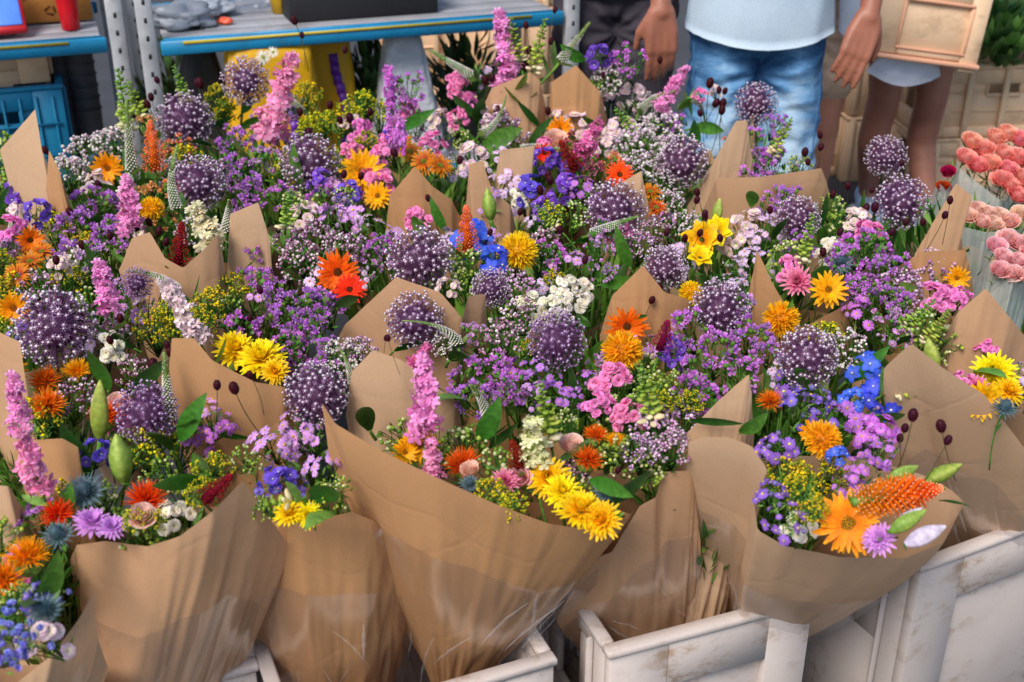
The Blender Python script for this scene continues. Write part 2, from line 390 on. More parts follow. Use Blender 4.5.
spray('snapdragon:orange', 11, tuft(hexc('#ff8a4a'), .12), .36, .35, 5)

def disc_head(n, layers, c0, c1, cen, elev=.1, curl=.35, w=None, fold=0, cd=.14, ch=.05, cc2=None, cn=60, prof=(.4, .9, 1, .75, .25), seg=4):
    def f():
        b = MB(); o = Vector((0,0,0)); nn = Vector((0,0,1))
        rayflower(b, o, nn, .5, n, c0, c1, elev, w=w or .085, layers=layers, curl=curl, seg=seg, fold=fold, prof=prof, r0=.12)
        if cen: dome(b, Vector((0,0,.02)), nn, cd, ch, cen, cn, .14, 0, cc2)
        b.bead(Vector((0,0,-.05)), .12, GR[1], 1, 1, (1,1,.7)); return b
    return f
proto('gerbera:gold', disc_head(24, 2, C['orange'], C['gold'], hexc('#e09a1c'), .05, .3, .1, .25, .15, .05, hexc('#a8902a')), nvar=2)
proto('gerbera:orange', disc_head(20, 2, C['redor'], C['redor'], hexc('#7a2810'), .35, .2, .1, .25), nvar=2)
proto('gerbera:yellow', disc_head(18, 2, C['gold'], C['gold'], hexc('#c07010'), .3, .2, .12, .25), nvar=2)
proto('chrysanthemum:yellow', disc_head(22, 5, hexc('#ffc60c'), C['yellow'], None, .12, .1, .1, .2), nvar=3)
proto('chrysanthemum:bronze', disc_head(22, 2, hexc('#a01818'), C['gold'], hexc('#8e9a2c'), .1, .3, .075, .2), nvar=2)
proto('chrysanthemum:rose', disc_head(18, 5, C['hot'], C['rose'], None, .1, -.2, .1, .2), nvar=2)
proto('chrysanthemum:lilac', disc_head(18, 4, C['lilac'], hexc('#dba0e4'), None, .1, .1, .12, .2), nvar=2)
proto('daisy', disc_head(20, 1, C['white'], C['white'], hexc('#d8d070'), .05, .2, .07, 0), nvar=1)
def puff(c0, c1, cnt=460):
    def f():
        b = MB()
        for p in fib(cnt, -.25):
            p = (p+randdir()*.12).normalized()
            b.petal(p*.22, p, randdir(), R.uniform(.2, .28), .055, jit(c0), jit(c1, .12), 2, R.uniform(-.5, .5), prof=(.6, 1, .3))
        b.bead(Vector((0,0,0)), .34, mixc(c0, (.2,.1,0), .3), 0, 1); return b
    return f
proto('sunflower', puff(hexc('#ffb60a'), hexc('#ffd420')), nvar=2)
def safflower(c0, c1):
    def f():
        b = MB(); b.bead(Vector((0,0,-.3)), .28, GR[3], 1, 1, (1,1,.95))
        for p in fib(26, -.2): b.petal(Vector((0,0,-.3))+p*.2, (p+Vector((0,0,.3))), p, .22, .1, jit(GR[1]), jit(GR[3]), 2, -.3, .2, m=1)
        for i in range(280):
            a = R.uniform(0, 2*PI); e = R.uniform(.15, 1.5); d = Vector((math.cos(a)*math.cos(e), math.sin(a)*math.cos(e), math.sin(e)))
            b.petal(Vector((0,0,-.1))+Vector((d.x, d.y, 0))*.12, d, randdir(), R.uniform(.3, .46), .034, jit(c0), jit(c1, .15), 2, R.uniform(-.6, .6), prof=(.8, 1, .3))
        return b
    return f
proto('safflower:orange', safflower(hexc('#e03a08'), hexc('#ff8616')), nvar=3)
proto('safflower:gold', safflower(C['orange'], C['gold']), nvar=2)

def spike(nf, fn, rad=.16, core=None, curve=0.0, taper=.75, zs=.1, corer=.012):
    def f():
        b = MB(); path = lambda t: Vector((curve*t*t, 0, t))
        b.tube([path(i/6) for i in range(7)], corer, corer*.4, core or GR[1], 5, 1)
        for i in range(nf):
            t = zs+(1-zs)*(i+.5)/nf; a = i*2.39996+R.uniform(-.2, .2); s = 1-taper*t
            d = Vector((math.cos(a), math.sin(a), .25+.5*t)).normalized(); fn(b, path(t), d, s, t, rad)
        return b
    return f
def fl_lark(c):
    def g(b, p, d, s, t, rad):
        q = p+d*rad*s*R.uniform(.35,1.05)+Vector((0,0,R.uniform(-.03,.03))); r = rad*(.42*s+.2)*R.uniform(.75,1.3)
        b.tube([p, q], .005, .005, GR[1], 3, 1)
        cc = mixc(c, (1,1,1), R.uniform(0, .3))
        rayflower(b, q, (d+randdir()*.9), r, 6, mixc(c, C['hot'] if c[1] < .5 else C['lime'], .3), jit(cc, .12), .25, w=r*.48, layers=2, curl=.7, seg=2, prof=(.3, 1, .55), jt=.25)
        b.bead(q+d*r*.2, r*.12, mixc(c, (1,1,1), .6), 0, -1)
    return g
for k in ('pink', 'pale', 'white', 'hot', 'purple'): proto('larkspur:'+k, spike(44, fl_lark(C[k]), .17, taper=.55), lambda: P_stem(1.2, .012, .1, 2), 2)
def fl_bud(cs, ls=.34):
    def g(b, p, d, s, t, rad):
        q = p+d*rad*s*R.uniform(.4,.75)+Vector((0,0,R.uniform(-.02,.02))); b.bead(q, rad*ls*(s+.25)*R.uniform(.7,1.25), jit(cs[min(len(cs)-1, int(t*len(cs)))], .15), 0, 0, (.8,.8,1.3), d)
        if R.random() < .35: b.petal(p, d+Vector((0,0,.4)), d, rad*.9*s, rad*.3, jit(GR[1]), jit(GR[3]), 2, .4, m=1)
    return g
proto('snapdragon:green', spike(38, fl_bud([C['cream'], C['lime'], C['green'], GR[3]], .27), .15), lambda: P_stem(1.2, .012, .1, 2), 3)
proto('snapdragon:white', spike(34, fl_lark(C['cream']), .17, taper=.6), lambda: P_stem(1.2, .012, .1, 2), 2)
def veron(curve):
    def f():
        b = MB(); path = lambda t: Vector((curve*t*t, 0, t-abs(curve)*.2*t*t))
        b.tube([path(i/10) for i in range(11)], .055, .012, hexc('#54783a'), 7, 1, hexc('#83a050'))
        for i in range(260):
            t = (i+.5)/260*.97+.02; a = i*2.39996; r = .058*(1-t)+.016
            p = path(t)+Vector((math.cos(a), math.sin(a), .1))*r
            if t < .62 or R.random() < .12: b.bead(p, .0155*(1.15-t*.7), jit(C['white'], .08), 0, -1)
            else: b.bead(p, .012*(1.1-t*.6), jit(hexc('#94ad5c'), .1), 0, -1)
        for i in range(3): a = R.uniform(0, 6); leafblade(b, Vector((0,0,-.05)), Vector((math.cos(a), math.sin(a), .5)), Vector((0,0,1)), .3, .1, m=1)
        return b
    return f
PROTO['veronica'] = []
for cv in (0.0, .35, .6, -.4): proto('veronica:_', veron(cv), lambda: P_stem(.9, .02, .1, 2), 1); PROTO['veronica'] += PROTO.pop('veronica:_')
def torch():
    b = MB(); b.tube([Vector((0,0,i/6)) for i in range(7)], .05, .02, GR[3], 6, 1)
    for i in range(300):
        t = .04+.93*(i+.5)/300; a = i*2.39996; r = .15*math.sin(PI*min(1, (1-t)*.75+.12))**.7*(1 if t < .6 else (1-t)/.4*.8+.2)*R.uniform(.8,1.15)
        o = Vector((math.cos(a)*r*.3, math.sin(a)*r*.3, t)); d = Vector((math.cos(a), math.sin(a), -.5+t*1.1)).normalized()
        c = mixc(C['gold'], C['redor'], min(1, t*1.3)); b.petal(o, d, Vector((0,0,1)), r, .032, jit(mixc(c, C['red'], .2)), jit(c), 2, .3, .9, (.6, 1, 1))
        b.bead(o+d*r*.95, .011, mixc(C['gold'], (1,1,1), .3), 0, -1)
    return b
proto('torch_lily', torch, lambda: P_stem(.12, .03, .05, 0), nvar=1)
def lilybud(c0, c1):
    def f():
        b = MB(); rows = []
        for i in range(13):
            t = i/12; r = .135*math.sin(PI*min(1, t*.93+.05))**.75*(1.05-.35*t)
            rows.append([Vector((math.cos(a)*r*(1+.07*math.cos(3*a)), math.sin(a)*r*(1+.07*math.cos(3*a)), t)) for a in [2*PI*k/15 for k in range(15)]])
        s0 = len(b.v); b.grid(rows, c0, 1, True)
        for j in range(s0, len(b.c)):
            t = b.v[j][2]; k = (j-s0) % 5 == 0; b.c[j] = mixc(c0, c1, t*.6+(.4 if k else 0))
        return b
    return f
proto('lily_bud:green', lilybud(hexc('#7c9c34'), hexc('#c2cc66')), lambda: P_stem(.3, .04, .05, 0), 2)
proto('lily_bud:pink', lilybud(hexc('#cdbfd6'), hexc('#f2e6ea')), lambda: P_stem(.2, .04, .05, 0), 1)
def thistle():
    b = MB(); c = hexc('#4c6470'); c2 = hexc('#7f96a4')
    b.bead(Vector((0,0,.1)), .17, c, 0, 1, (.9,.9,1.3))
    for p in fib(90, -.3): b.petal(Vector((0,0,.1))+Vector((p.x*.14, p.y*.14, p.z*.2)), p, randdir(), .07, .02, c, c2, 1, prof=(1, .1))
    for l in range(2):
        for i in range(16):
            a = 2*PI*i/16+l*.2; d = Vector((math.cos(a), math.sin(a), .25+.3*l)); b.petal(Vector((0,0,-.06)), d, Vector((0,0,1)), R.uniform(.38, .5), .05, hexc('#41605a'), c2, 3, -.3, .4, (.5, 1, .6, .05))
            for s in (-1, 1):
                dd = Vector((math.cos(a+s*.5), math.sin(a+s*.5), .3)); b.petal(Vector((math.cos(a), math.sin(a), .1))*.22, dd, Vector((0,0,1)), .13, .02, c, c2, 1, prof=(1, .1))
    return b
proto('thistle', thistle, nvar=2)
def burnet():
    b = MB(); vs, fs = ICO[2]; cs = []; vv = []
    for p in vs:
        k = 1+.12*noise.noise(p*5); vv.append(Vector((p.x*.33, p.y*.33, p.z*.5))*k); cs.append(jit(C['maroon'], .3))
    b.add(vv, fs, cs)
    for p in fib(70): b.bead(Vector((p.x*.33, p.y*.33, p.z*.5)), .045, jit(mixc(C['maroon'], C['wine'], R.random()*.6), .2), 0, -1)
    return b
proto('burnet', burnet, lambda: P_stem(5, .035, .8, 0, hexc('#5a5a34')), 2)
def plume(c0, c1):
    def f():
        b = MB()
        for i in range(420):
            t = i/420; r = .2*(1-t)**.8*(.5+.5*abs(math.sin(t*19)))+.02; a = i*2.39996
            b.bead(Vector((math.cos(a)*r, math.sin(a)*r, t)), R.uniform(.012, .022), jit(mixc(c0, c1, R.random()), .2), 0, -1)
        b.tube([Vector((0,0,0)), Vector((0,0,1))], .1, .01, c0, 6); return b
    return f
proto('celosia', plume(C['wine'], C['red']), lambda: P_stem(1, .02, .1, 2), 2)
proto('celosia:coral', plume(C['redor'], C['coral']), lambda: P_stem(1, .02, .1, 2), 1)
def rose(c0, c1):
    def f():
        b = MB(); k = 0
        for l, (rr, h, n, op) in enumerate([(.10, .30, 3, .05), (.17, .31, 4, .12), (.25, .29, 5, .25), (.34, .25, 6, .5), (.42, .18, 6, .9)]):
            for i in range(n):
                op *= .7; a = 2*PI*i/n+l*.7+R.uniform(-.15, .15); wid = 2*PI/n*.72; rows = []
                for iu in range(6):
                    u = iu/5; row = []
                    for iw in range(6):
                        w = iw/5*2-1; aa = a+w*wid; lip = u**3*op*.22*(1-.3*w*w)
                        r = rr*(.35+.65*math.sin(u*1.5))+lip; z = -.22+(h+.22)*u*(1-.18*w*w)-lip*.5
                        row.append(Vector((math.cos(aa)*r, math.sin(aa)*r, z)))
                    rows.append(row)
                s0 = len(b.v); b.grid(rows, c0)
                cc = jit(c1, .08)
                for j in range(s0, len(b.c)): b.c[j] = mixc(c0, cc, ((j-s0)//6)/5)
        for i in range(5):
            a = 2*PI*i/5; b.petal(Vector((0,0,-.22)), Vector((math.cos(a), math.sin(a), .5)), Vector((0,0,1)), .35, .12, GR[1], GR[3], 3, -.4, .2, m=1)
        return b
    return f
proto('rose:coral', rose(hexc('#ee6a60'), hexc('#ffb0a4')), nvar=3)
proto('rose:peach', rose(hexc('#f0b094'), hexc('#fad6c4')), nvar=2)
proto('rose:pink', rose(hexc('#ee8c98'), hexc('#fbcaca')), nvar=2)
proto('rose:red', rose(hexc('#8a0a18'), C['red']), nvar=1)
proto('alstroemeria', lambda: (lambda b: (rayflower(b, Vector((0,0,0)), Vector((0,0,1)), .5, 6, C['gold'], C['yellow'], .75, w=.3, layers=2, curl=.7, seg=5, fold=.15, prof=(.25, .8, 1, .7, .1)), b)[1])(MB()), nvar=2)
def leafp(curl, W=.3, dark=0):
    def f():
        b = MB(); c = [hexc('#3f7a22'), hexc('#2a5a1e'), hexc('#5c9434')][dark]
        leafblade(b, Vector((0,0,0)), Vector((0,0,1)), Vector((0,-1,0)), 1, W, c, 9, curl, 0, .3); return b
    return f
PROTO['leaf'] = []
for cv, w, dk in ((.5, .3, 0), (1.1, .34, 2), (.9, .24, 1), (-.3, .3, 0), (.2, .2, 1)):
    proto('leaf:_', leafp(cv, w, dk), lambda: P_stem(.2, .02, .03, 0), 1, LEAF); PROTO['leaf'] += PROTO.pop('leaf:_')
def foliage_mesh(i):
    b = MB(); rr = random.Random(40+i)
    for k in range(520):
        a = rr.uniform(0, 2*PI); z = rr.uniform(.10, .37); q = math.sqrt(rr.random())*.15*(.35+.65*(z/.37)); z -= q*.2
        o = Vector((q*math.cos(a), q*math.sin(a), z)); d = Vector((math.cos(a)*q*4+rr.uniform(-.6, .6), math.sin(a)*q*4+rr.uniform(-.6, .6), rr.uniform(.5, 1.2)))
        c = jit(rr.choice(GR), .3)
        b.petal(o, d, Vector((rr.uniform(-1, 1), rr.uniform(-1, 1), 1)), rr.uniform(.035, .09), rr.uniform(.006, .024), c, jit(c, .2), 4, rr.uniform(-.2, .9), .3, (.3, 1, .8, .1))
    for k in range(60):
        a = rr.uniform(0, 2*PI); q = math.sqrt(rr.random())*.15
        b.tube([Vector((q*.4*math.cos(a), q*.4*math.sin(a), .05)), Vector((q*math.cos(a), q*math.sin(a), .38))], .003, .0015, jit(GR[0], .3), 4)
    return b.mesh('foliage', [LEAF])
FOL = [foliage_mesh(i) for i in range(4)]
# ------------------------------------------------------------------ catalogue of flowers: kind x y size [@depth row]
HEADS = '''
allium 55 328 74
allium 185 120 52
allium 246 81 44
allium 198 183 52
allium 310 164 56
allium 615 210 56
allium 683 162 50
allium 756 104 40
allium 886 156 38
allium 901 202 50
allium 798 218 42
allium 420 260 62
allium 415 320 54
allium:dark 556 341 56
allium 665 268 42
allium 720 308 54
allium 808 357 58
allium 316 394 60
allium:dark 146 412 58
allium:dark 137 283 30
allium 490 288 36
sunflower 518 252 42
sunflower 622 352 44
gerbera:orange 627 326 44 @322
sunflower 691 293 26
sunflower 781 319 38
sunflower 152 209 26
safflower:orange 48 403 36
safflower:gold 44 380 34
safflower:orange 105 414 34
safflower:orange 146 498 42
safflower:gold 28 553 46
safflower:gold 2 578 44
safflower:orange 462 463 38
safflower:orange 588 458 32
safflower:orange 596 434 26
safflower:gold 615 440 22
safflower:orange 57 512 34
safflower:gold 76 370 30
safflower:orange 770 400 26
gerbera:gold 848 523 66
gerbera:orange 338 272 46
gerbera:orange 350 290 34
gerbera:yellow 14 308 36
gerbera:yellow 4 372 46
gerbera:yellow 108 168 34
gerbera:yellow 362 172 46
gerbera:yellow 378 196 30
gerbera:yellow 560 130 28
gerbera:yellow 828 290 40
gerbera:yellow 957 278 26
gerbera:yellow 982 400 44
gerbera:yellow 420 445 40
gerbera:yellow 405 452 30
sunflower 822 440 40
gerbera:yellow 812 432 26
chrysanthemum:yellow 235 350 46
chrysanthemum:yellow 262 360 50
chrysanthemum:yellow 275 372 30
chrysanthemum:yellow 548 478 46
chrysanthemum:yellow 562 492 40
chrysanthemum:yellow 580 512 52 @524
chrysanthemum:yellow 602 520 44 @530
chrysanthemum:yellow 290 514 34 @520
chrysanthemum:yellow 308 515 30 @520
chrysanthemum:yellow 994 372 46
chrysanthemum:yellow 1008 392 34
chrysanthemum:bronze 410 152 28
chrysanthemum:bronze 424 162 30
chrysanthemum:bronze 440 166 30
chrysanthemum:bronze 402 143 24
chrysanthemum:bronze 30 262 30
chrysanthemum:bronze 18 276 30
chrysanthemum:bronze 42 252 26
chrysanthemum:bronze 650 192 26
chrysanthemum:bronze 656 208 26
chrysanthemum:rose 798 282 34
chrysanthemum:rose 505 482 30
chrysanthemum:rose 975 388 30
chrysanthemum:lilac 92 524 40
chrysanthemum:lilac 880 540 36
chrysanthemum:lilac 112 528 30
alstroemeria 702 240 44
alstroemeria 718 232 36
alstroemeria 700 258 30
gerbera:orange 620 175 30
gerbera:orange 545 153 24
gerbera:orange 30 240 30
daisy 263 57 16 @90
daisy 273 52 12 @90
delphinium:blue 472 240 46
delphinium:blue 492 262 40
delphinium:blue 482 248 36
delphinium:blue 868 372 46
delphinium:blue 880 396 46
delphinium:blue 852 400 30
delphinium:blue 838 455 26
delphinium:violet 545 162 34
delphinium:violet 532 192 40
delphinium:violet 548 208 34
delphinium:violet 600 58 34
delphinium:violet 395 140 30
delphinium:violet 18 200 40
delphinium:violet 38 215 36
delphinium:violet 320 182 30
delphinium:violet 350 196 34
delphinium:violet 95 455 40
delphinium:violet 278 482 44
delphinium:violet 668 352 34
bellflower 12 620 44
bellflower 28 645 50
bellflower 8 660 44
statice:purple 628 62 38
statice:purple 408 88 38
statice:purple 400 110 24
statice:purple 678 130 34
statice:purple 760 150 46
statice:purple 775 128 30
statice:purple 748 182 36
statice:purple 95 205 44
statice:purple 72 225 40
statice:purple 112 235 40
statice:lilac 88 260 40
statice:purple 300 308 46
statice:purple 318 325 42
statice:purple 278 298 36
statice:purple 245 220 34
statice:purple 252 250 34
statice:purple 236 140 36
statice:lilac 262 162 38
statice:purple 245 185 34
statice:purple 380 250 34
statice:lilac 470 340 36
statice:purple 490 370 44
statice:purple 474 400 44
statice:purple 508 388 40
statice:purple 690 330 46
statice:purple 720 352 50
statice:purple 752 340 46
statice:purple 742 372 46
statice:purple 700 370 40
statice:lilac 740 318 46
statice:purple 765 352 30
statice:purple 845 262 40
statice:purple 872 248 44
statice:purple 888 270 44
statice:purple 862 290 36
statice:purple 905 310 36
statice:lilac 888 322 34
statice:purple 785 200 34
statice:purple 770 205 30
statice:purple 290 345 34
statice:purple 325 350 30
statice:purple 800 245 34
statice:lilac 600 232 30
statice:lilac 598 250 30
statice:lilac 604 272 26
aster:lilac 295 430 50
aster:lilac 270 448 50
aster:lilac 315 440 44
aster:lilac 205 415 44
aster:purple 220 425 40
aster:lilac 350 212 44
aster:lilac 330 222 44
aster:pale 370 230 44
aster:violet 780 448 48
aster:violet 805 410 50
aster:violet 820 400 30
aster:violet 770 500 44
aster:violet 785 520 44 @528
aster:purple 540 375 44
aster:purple 560 400 40
aster:lilac 535 395 34
aster:lilac 322 468 40
green_buds 338 492 36
statice:lilac 340 455 26
aster:purple 870 440 44
aster:purple 885 455 44
aster:purple 860 470 40
stock:lilac 880 430 40
stock:pale 900 395 34
aster:lilac 895 340 36
aster:pale 500 160 34
aster:lilac 488 200 34
aster:purple 60 245 40
aster:violet 262 498 34
stock:pink 612 382 46
stock:pink 598 404 36
stock:pink 630 418 42
stock:pink 360 132 30
stock:pale 350 122 26
stock:pink 352 152 26
stock:pink 375 162 26
stock:pink 458 88 34
stock:pink 466 102 26
stock:pink 458 120 24
stock:pink 790 270 34
stock:pink 935 298 40
stock:pink 958 300 30
stock:pale 858 222 34
stock:pink 868 232 30
stock:pink 545 148 24
stock:pale 495 118 34
stock:pink 962 385 30
stock:pink 985 350 26
stock:white 565 288 30
stock:white 556 305 30
stock:pale 448 288 26
stock:pale 60 268 30
stock:pink 12 230 36
stock:pale 18 215 30
stock:pale 560 118 26
stock:pale 715 92 18 @110
stock:white 210 235 34
snapdragon:magenta 580 148 36
snapdragon:magenta 590 168 36
snapdragon:orange 612 168 34
snapdragon:orange 150 128 30
snapdragon:orange 160 150 30
snapdragon:orange 735 140 26
stock:pink 700 95 16 @118
gypsophila:white 85 158 50
gypsophila:white 70 172 40
gypsophila:white 640 150 54
gypsophila:white 660 132 44
gypsophila:white 635 170 40
gypsophila:white 608 82 34
gypsophila:lilac 655 432 50
gypsophila:lilac 672 448 44
gypsophila:lilac 640 452 40
gypsophila:lilac 515 290 46
gypsophila:mauve 315 245 50
gypsophila:mauve 345 250 44
gypsophila:mauve 300 262 44
gypsophila:mauve 520 320 44
gypsophila:mauve 500 340 44
gypsophila:lilac 935 270 46
aster:violet 34 598 40
bellflower 52 588 40
green_buds 20 600 36
bellflower 2 640 44
gypsophila:mauve 500 130 40
gypsophila:mauve 515 145 36
gypsophila:lilac 640 245 34
gypsophila:mauve 655 230 30
gypsophila:white 448 345 30
gypsophila:white 560 320 30
gypsophila:white 345 358 44
gypsophila:lilac 360 352 34
goldenrod 210 308 44
goldenrod 202 322 34
goldenrod 218 100 34
goldenrod 345 120 40
goldenrod 360 105 34
goldenrod 690 402 30
goldenrod 802 492 44
goldenrod 812 510 36 @525
goldenrod 492 498 44
goldenrod 510 505 36
goldenrod 212 472 44
goldenrod 138 520 32 @530
goldenrod 156 520 24 @528
goldenrod 552 215 30
goldenrod 200 492 34
goldenrod 535 345 30
goldenrod 555 280 24
goldenrod 660 405 34
green_buds 345 200 30
green_buds 300 205 40
green_buds 650 392 44
green_buds 640 405 34
green_buds 790 258 40
green_buds 922 330 44
green_buds 940 345 44
green_buds 572 215 34
green_buds 12 150 44
green_buds 10 170 40
green_buds 262 508 26
green_buds 595 95 34
green_buds 800 165 26
green_buds 560 425 36
green_buds 620 455 40
green_buds 245 460 34
green_buds 465 140 26
thistle 84 492 50
thistle 58 536 44
thistle 95 163 34
thistle 470 484 26
thistle 605 492 30
thistle 840 262 34
thistle 1004 408 34
thistle 45 610 44
rose:peach 118 404 26
rose:peach 142 516 28 @530
rose:peach 572 446 26
rose:peach 470 470 20
rose:pink 520 478 24
rose:peach 555 140 24
torch_lily:x 0 0 0
'''
SPIKES = '''
larkspur:pink 262 148 292 58 46
larkspur:pink 424 446 425 358 42
larkspur:pink 434 482 430 440 30
larkspur:hot 410 372 428 345 30
larkspur:pink 656 115 685 68 24
larkspur:pink 22 440 14 375 34
larkspur:pink 46 502 18 425 40
larkspur:pink 512 80 500 12 34
larkspur:pink 500 98 516 50 30
larkspur:pink 112 318 100 262 36
larkspur:pale 205 352 165 282 36
larkspur:pink 130 240 127 178 32
larkspur:white 125 205 128 175 24
larkspur:hot 575 165 600 120 30
larkspur:purple 398 160 388 70 26
snapdragon:green 130 140 118 70 26
snapdragon:green 145 125 128 80 26
snapdragon:green 190 110 174 66 22
snapdragon:green 552 450 540 385 34
snapdragon:white 535 470 530 418 40
snapdragon:green 655 430 640 365 30
snapdragon:green 522 70 510 18 24
snapdragon:green 530 80 545 20 22
snapdragon:green 640 140 615 108 22
snapdragon:green 900 332 935 300 26
snapdragon:white 218 258 196 205 36
snapdragon:green 920 350 950 310 26
snapdragon:green 300 500 250 508 26
snapdragon:white 125 130 120 105 20
snapdragon:green 285 235 290 190 26
snapdragon:green 800 270 812 215 22
snapdragon:green 770 160 792 118 18
snapdragon:green 560 230 535 205 26
snapdragon:green 885 395 940 385 20
veronica 132 172 126 100 24
veronica 178 210 152 152 24
veronica 226 232 236 180 24
veronica 178 290 140 252 22
veronica 170 418 164 352 30
veronica 490 425 477 368 26
veronica 458 345 446 300 24
veronica 590 235 640 212 22
veronica 475 78 430 50 22
veronica 640 112 660 78 20
veronica 690 98 722 104 20
veronica 480 135 520 118 20
veronica 560 62 590 22 22
veronica 280 98 320 105 18
veronica 352 385 350 350 16
veronica 520 150 570 135 18
torch_lily 852 502 945 488 36
lily_bud:green 124 482 116 434 30
lily_bud:green 540 470 528 424 30
lily_bud:green 925 482 962 464 18
lily_bud:green 888 480 918 466 16
lily_bud:green 936 372 928 338 20
lily_bud:green 491 220 487 188 18
lily_bud:green 716 222 720 198 22
lily_bud:pink 905 545 946 526 20
lily_bud:pink 895 530 922 508 18
lily_bud:green 890 532 926 510 17
lily_bud:green 100 440 100 380 20
celosia 178 268 182 222 26
celosia 205 500 232 475 26
celosia:coral 468 250 466 205 26
celosia:coral 155 170 150 120 26
celosia 520 470 512 440 24
celosia 660 350 668 320 26
celosia 575 170 560 140 22
leaf 88 472 60 415 34
leaf 200 482 150 465 34
leaf 195 470 238 436 30
leaf 172 450 152 398 28
leaf 180 440 200 398 24
leaf 135 390 168 352 30
leaf 108 390 100 335 26
leaf 460 412 458 350 34
leaf 450 360 480 330 26
leaf 480 440 500 405 26
leaf 610 505 650 460 34
leaf 590 480 640 490 22
leaf 415 232 440 202 22
leaf 480 128 470 80 22
leaf 485 145 520 130 22
leaf 478 118 450 92 16
leaf 316 500 342 465 34
leaf 330 512 320 490 26
leaf 370 430 352 375 28
leaf 740 432 768 420 30
leaf 690 420 745 418 22
leaf 880 420 905 400 20
leaf 975 372 990 345 22
leaf 30 612 26 560 34
leaf 45 600 60 560 26
leaf 530 150 545 120 18
leaf 940 500 972 494 16
leaf 690 105 665 95 14
leaf 500 420 478 440 24
leaf 585 60 560 50 20
leaf 100 165 88 140 22
leaf 830 275 800 265 22
leaf 580 325 600 300 18
'''
BURNETS = '''151 97 8 @110;157 80 7 @110;147 104 9 @120;137 99 7 @120;133 115 6 @130;27 148 11 @170;45 150 8 @170;36 158 10 @170;200 83 10;294 20 9 @100;302 35 6 @95;345 50 7 @95;276 125 10;300 112 8;350 118 10;308 134 12;370 112 8;344 174 8;361 176 8;394 152 9;485 80 9;492 78 8;500 57 9;525 65 11;497 110 9;510 102 9;518 104 10;523 90 10;499 112 8;555 10 6 @100;526 25 7 @100;515 37 6 @90;551 41 7 @90;529 50 8 @90;520 105 9;548 111 8;552 103 8;603 75 6 @100;710 83 10 @110;719 90 7 @112;725 91 7 @112;716 103 9 @115;723 103 9 @115;722 110 9 @118;700 113 7;805 152 9;808 162 7;820 135 7;821 147 7;848 186 8;833 194 8;875 207 10;872 190 6;923 222 8;906 222 7;866 208 9;70 212 9;98 184 8;133 200 10;131 208 9;136 226 11;149 222 8;159 231 9;166 242 9;125 213 8;110 236 8;56 260 9;82 245 9;60 300 9;81 317 9;217 385 10 @430;234 388 13 @432;250 375 9 @440;170 352 10;153 365 14;167 345 8;197 83 8;550 180 9;705 214 8 @236;697 192 8;697 200 8;700 233 8;720 238 8;705 218 8;585 260 8;685 238 8;667 232 8;660 288 9;652 300 8;913 415 13 @475;941 426 13 @478;948 440 10 @480;905 428 10 @470;900 438 9;388 338 7 @440;386 338 6;250 318 8;618 470 8;560 230 8;340 120 8;330 105 8;770 210 8;823 252 9;840 232 8;660 60 7;950 200 8 @290;945 215 8 @290;902 163 6;892 232 8;460 160 8;540 190 9;548 175 9;490 232 7;520 212 7;285 208 7;428 198 7;120 318 9;110 340 9;260 290 8'''

# ------------------------------------------------------------------ paper wrappers: rim (pixels, left to right), depth row of the front, base (pixel) or None, depth radius factor
WR = [
 ('b_left_tall', [(0,150),(35,109),(42,150),(56,190),(66,214)], 216, None),
 ('b_left_strip', [(46,190),(49,150),(60,172),(72,218)], 222, None),
 ('b_celosia', [(119,270),(132,238),(150,232),(165,258),(183,268),(203,250),(219,233),(224,262),(226,292)], 300, None),
 ('b_strip', [(226,300),(230,214),(258,202),(270,240),(270,312)], 322, None),
 ('b_yellowmum', [(166,400),(172,338),(194,338),(212,360),(255,382),(285,387),(298,415),(306,440)], 445, None),
 ('b_brownpeak', [(335,345),(345,325),(396,277),(440,292),(462,318),(468,296),(485,294),(488,345)], 348, None),
 ('b_midpaper', [(346,415),(352,372),(373,350),(402,360),(432,384),(455,400),(464,432)], 436, None),
 ('b_peak2', [(385,238),(390,195),(415,166),(432,186),(452,200),(464,225)], 236, None),
 ('b_slits', [(465,225),(469,165),(482,160),(492,190),(510,205),(516,228)], 232, None),
 ('b_square', [(494,190),(500,150),(535,146),(530,170),(524,195)], 196, None),
 ('b_backorange', [(548,112),(552,82),(576,65),(600,92),(608,122)], 126, None),
 ('b_backpale', [(484,105),(492,88),(530,72),(540,80),(546,110)], 118, None),
 ('b_topmid', [(603,212),(612,188),(641,171),(650,212),(660,238)], 242, None),
 ('b_center', [(600,335),(612,296),(643,265),(664,292),(690,300),(694,335)], 340, None),
 ('b_band', [(702,212),(717,178),(760,177),(822,168),(830,194),(838,228)], 236, None),
 ('b_strip2', [(684,212),(712,165),(736,121),(747,120),(752,160),(756,190)], 206, None),
 ('b_rightmid', [(738,330),(748,300),(757,249),(772,282),(790,312),(802,328),(850,302),(855,335)], 338, None),
 ('b_rightpeak', [(938,345),(958,312),(986,288),(1010,318),(1045,360)], 372, None),
 ('b_flap', [(670,450),(690,430),(714,405),(749,374),(752,402),(754,450)], 452, None),
 ('b_leftlow', [(14,452),(32,440),(62,438),(78,447),(84,495)], 505, None),
 ('b_leftedge', [(-30,340),(-5,330),(20,342),(27,400),(30,440)], 442, None),
 ('b_leftbottom', [(-40,490),(-10,484),(8,486),(30,520)], 536, None),
 ('b_rightstrip', [(886,275),(922,251),(966,250),(972,280),(975,300)], 300, None),
 ('b_rightfar', [(916,252),(956,183),(972,196),(960,226),(964,262)], 262, None),
]
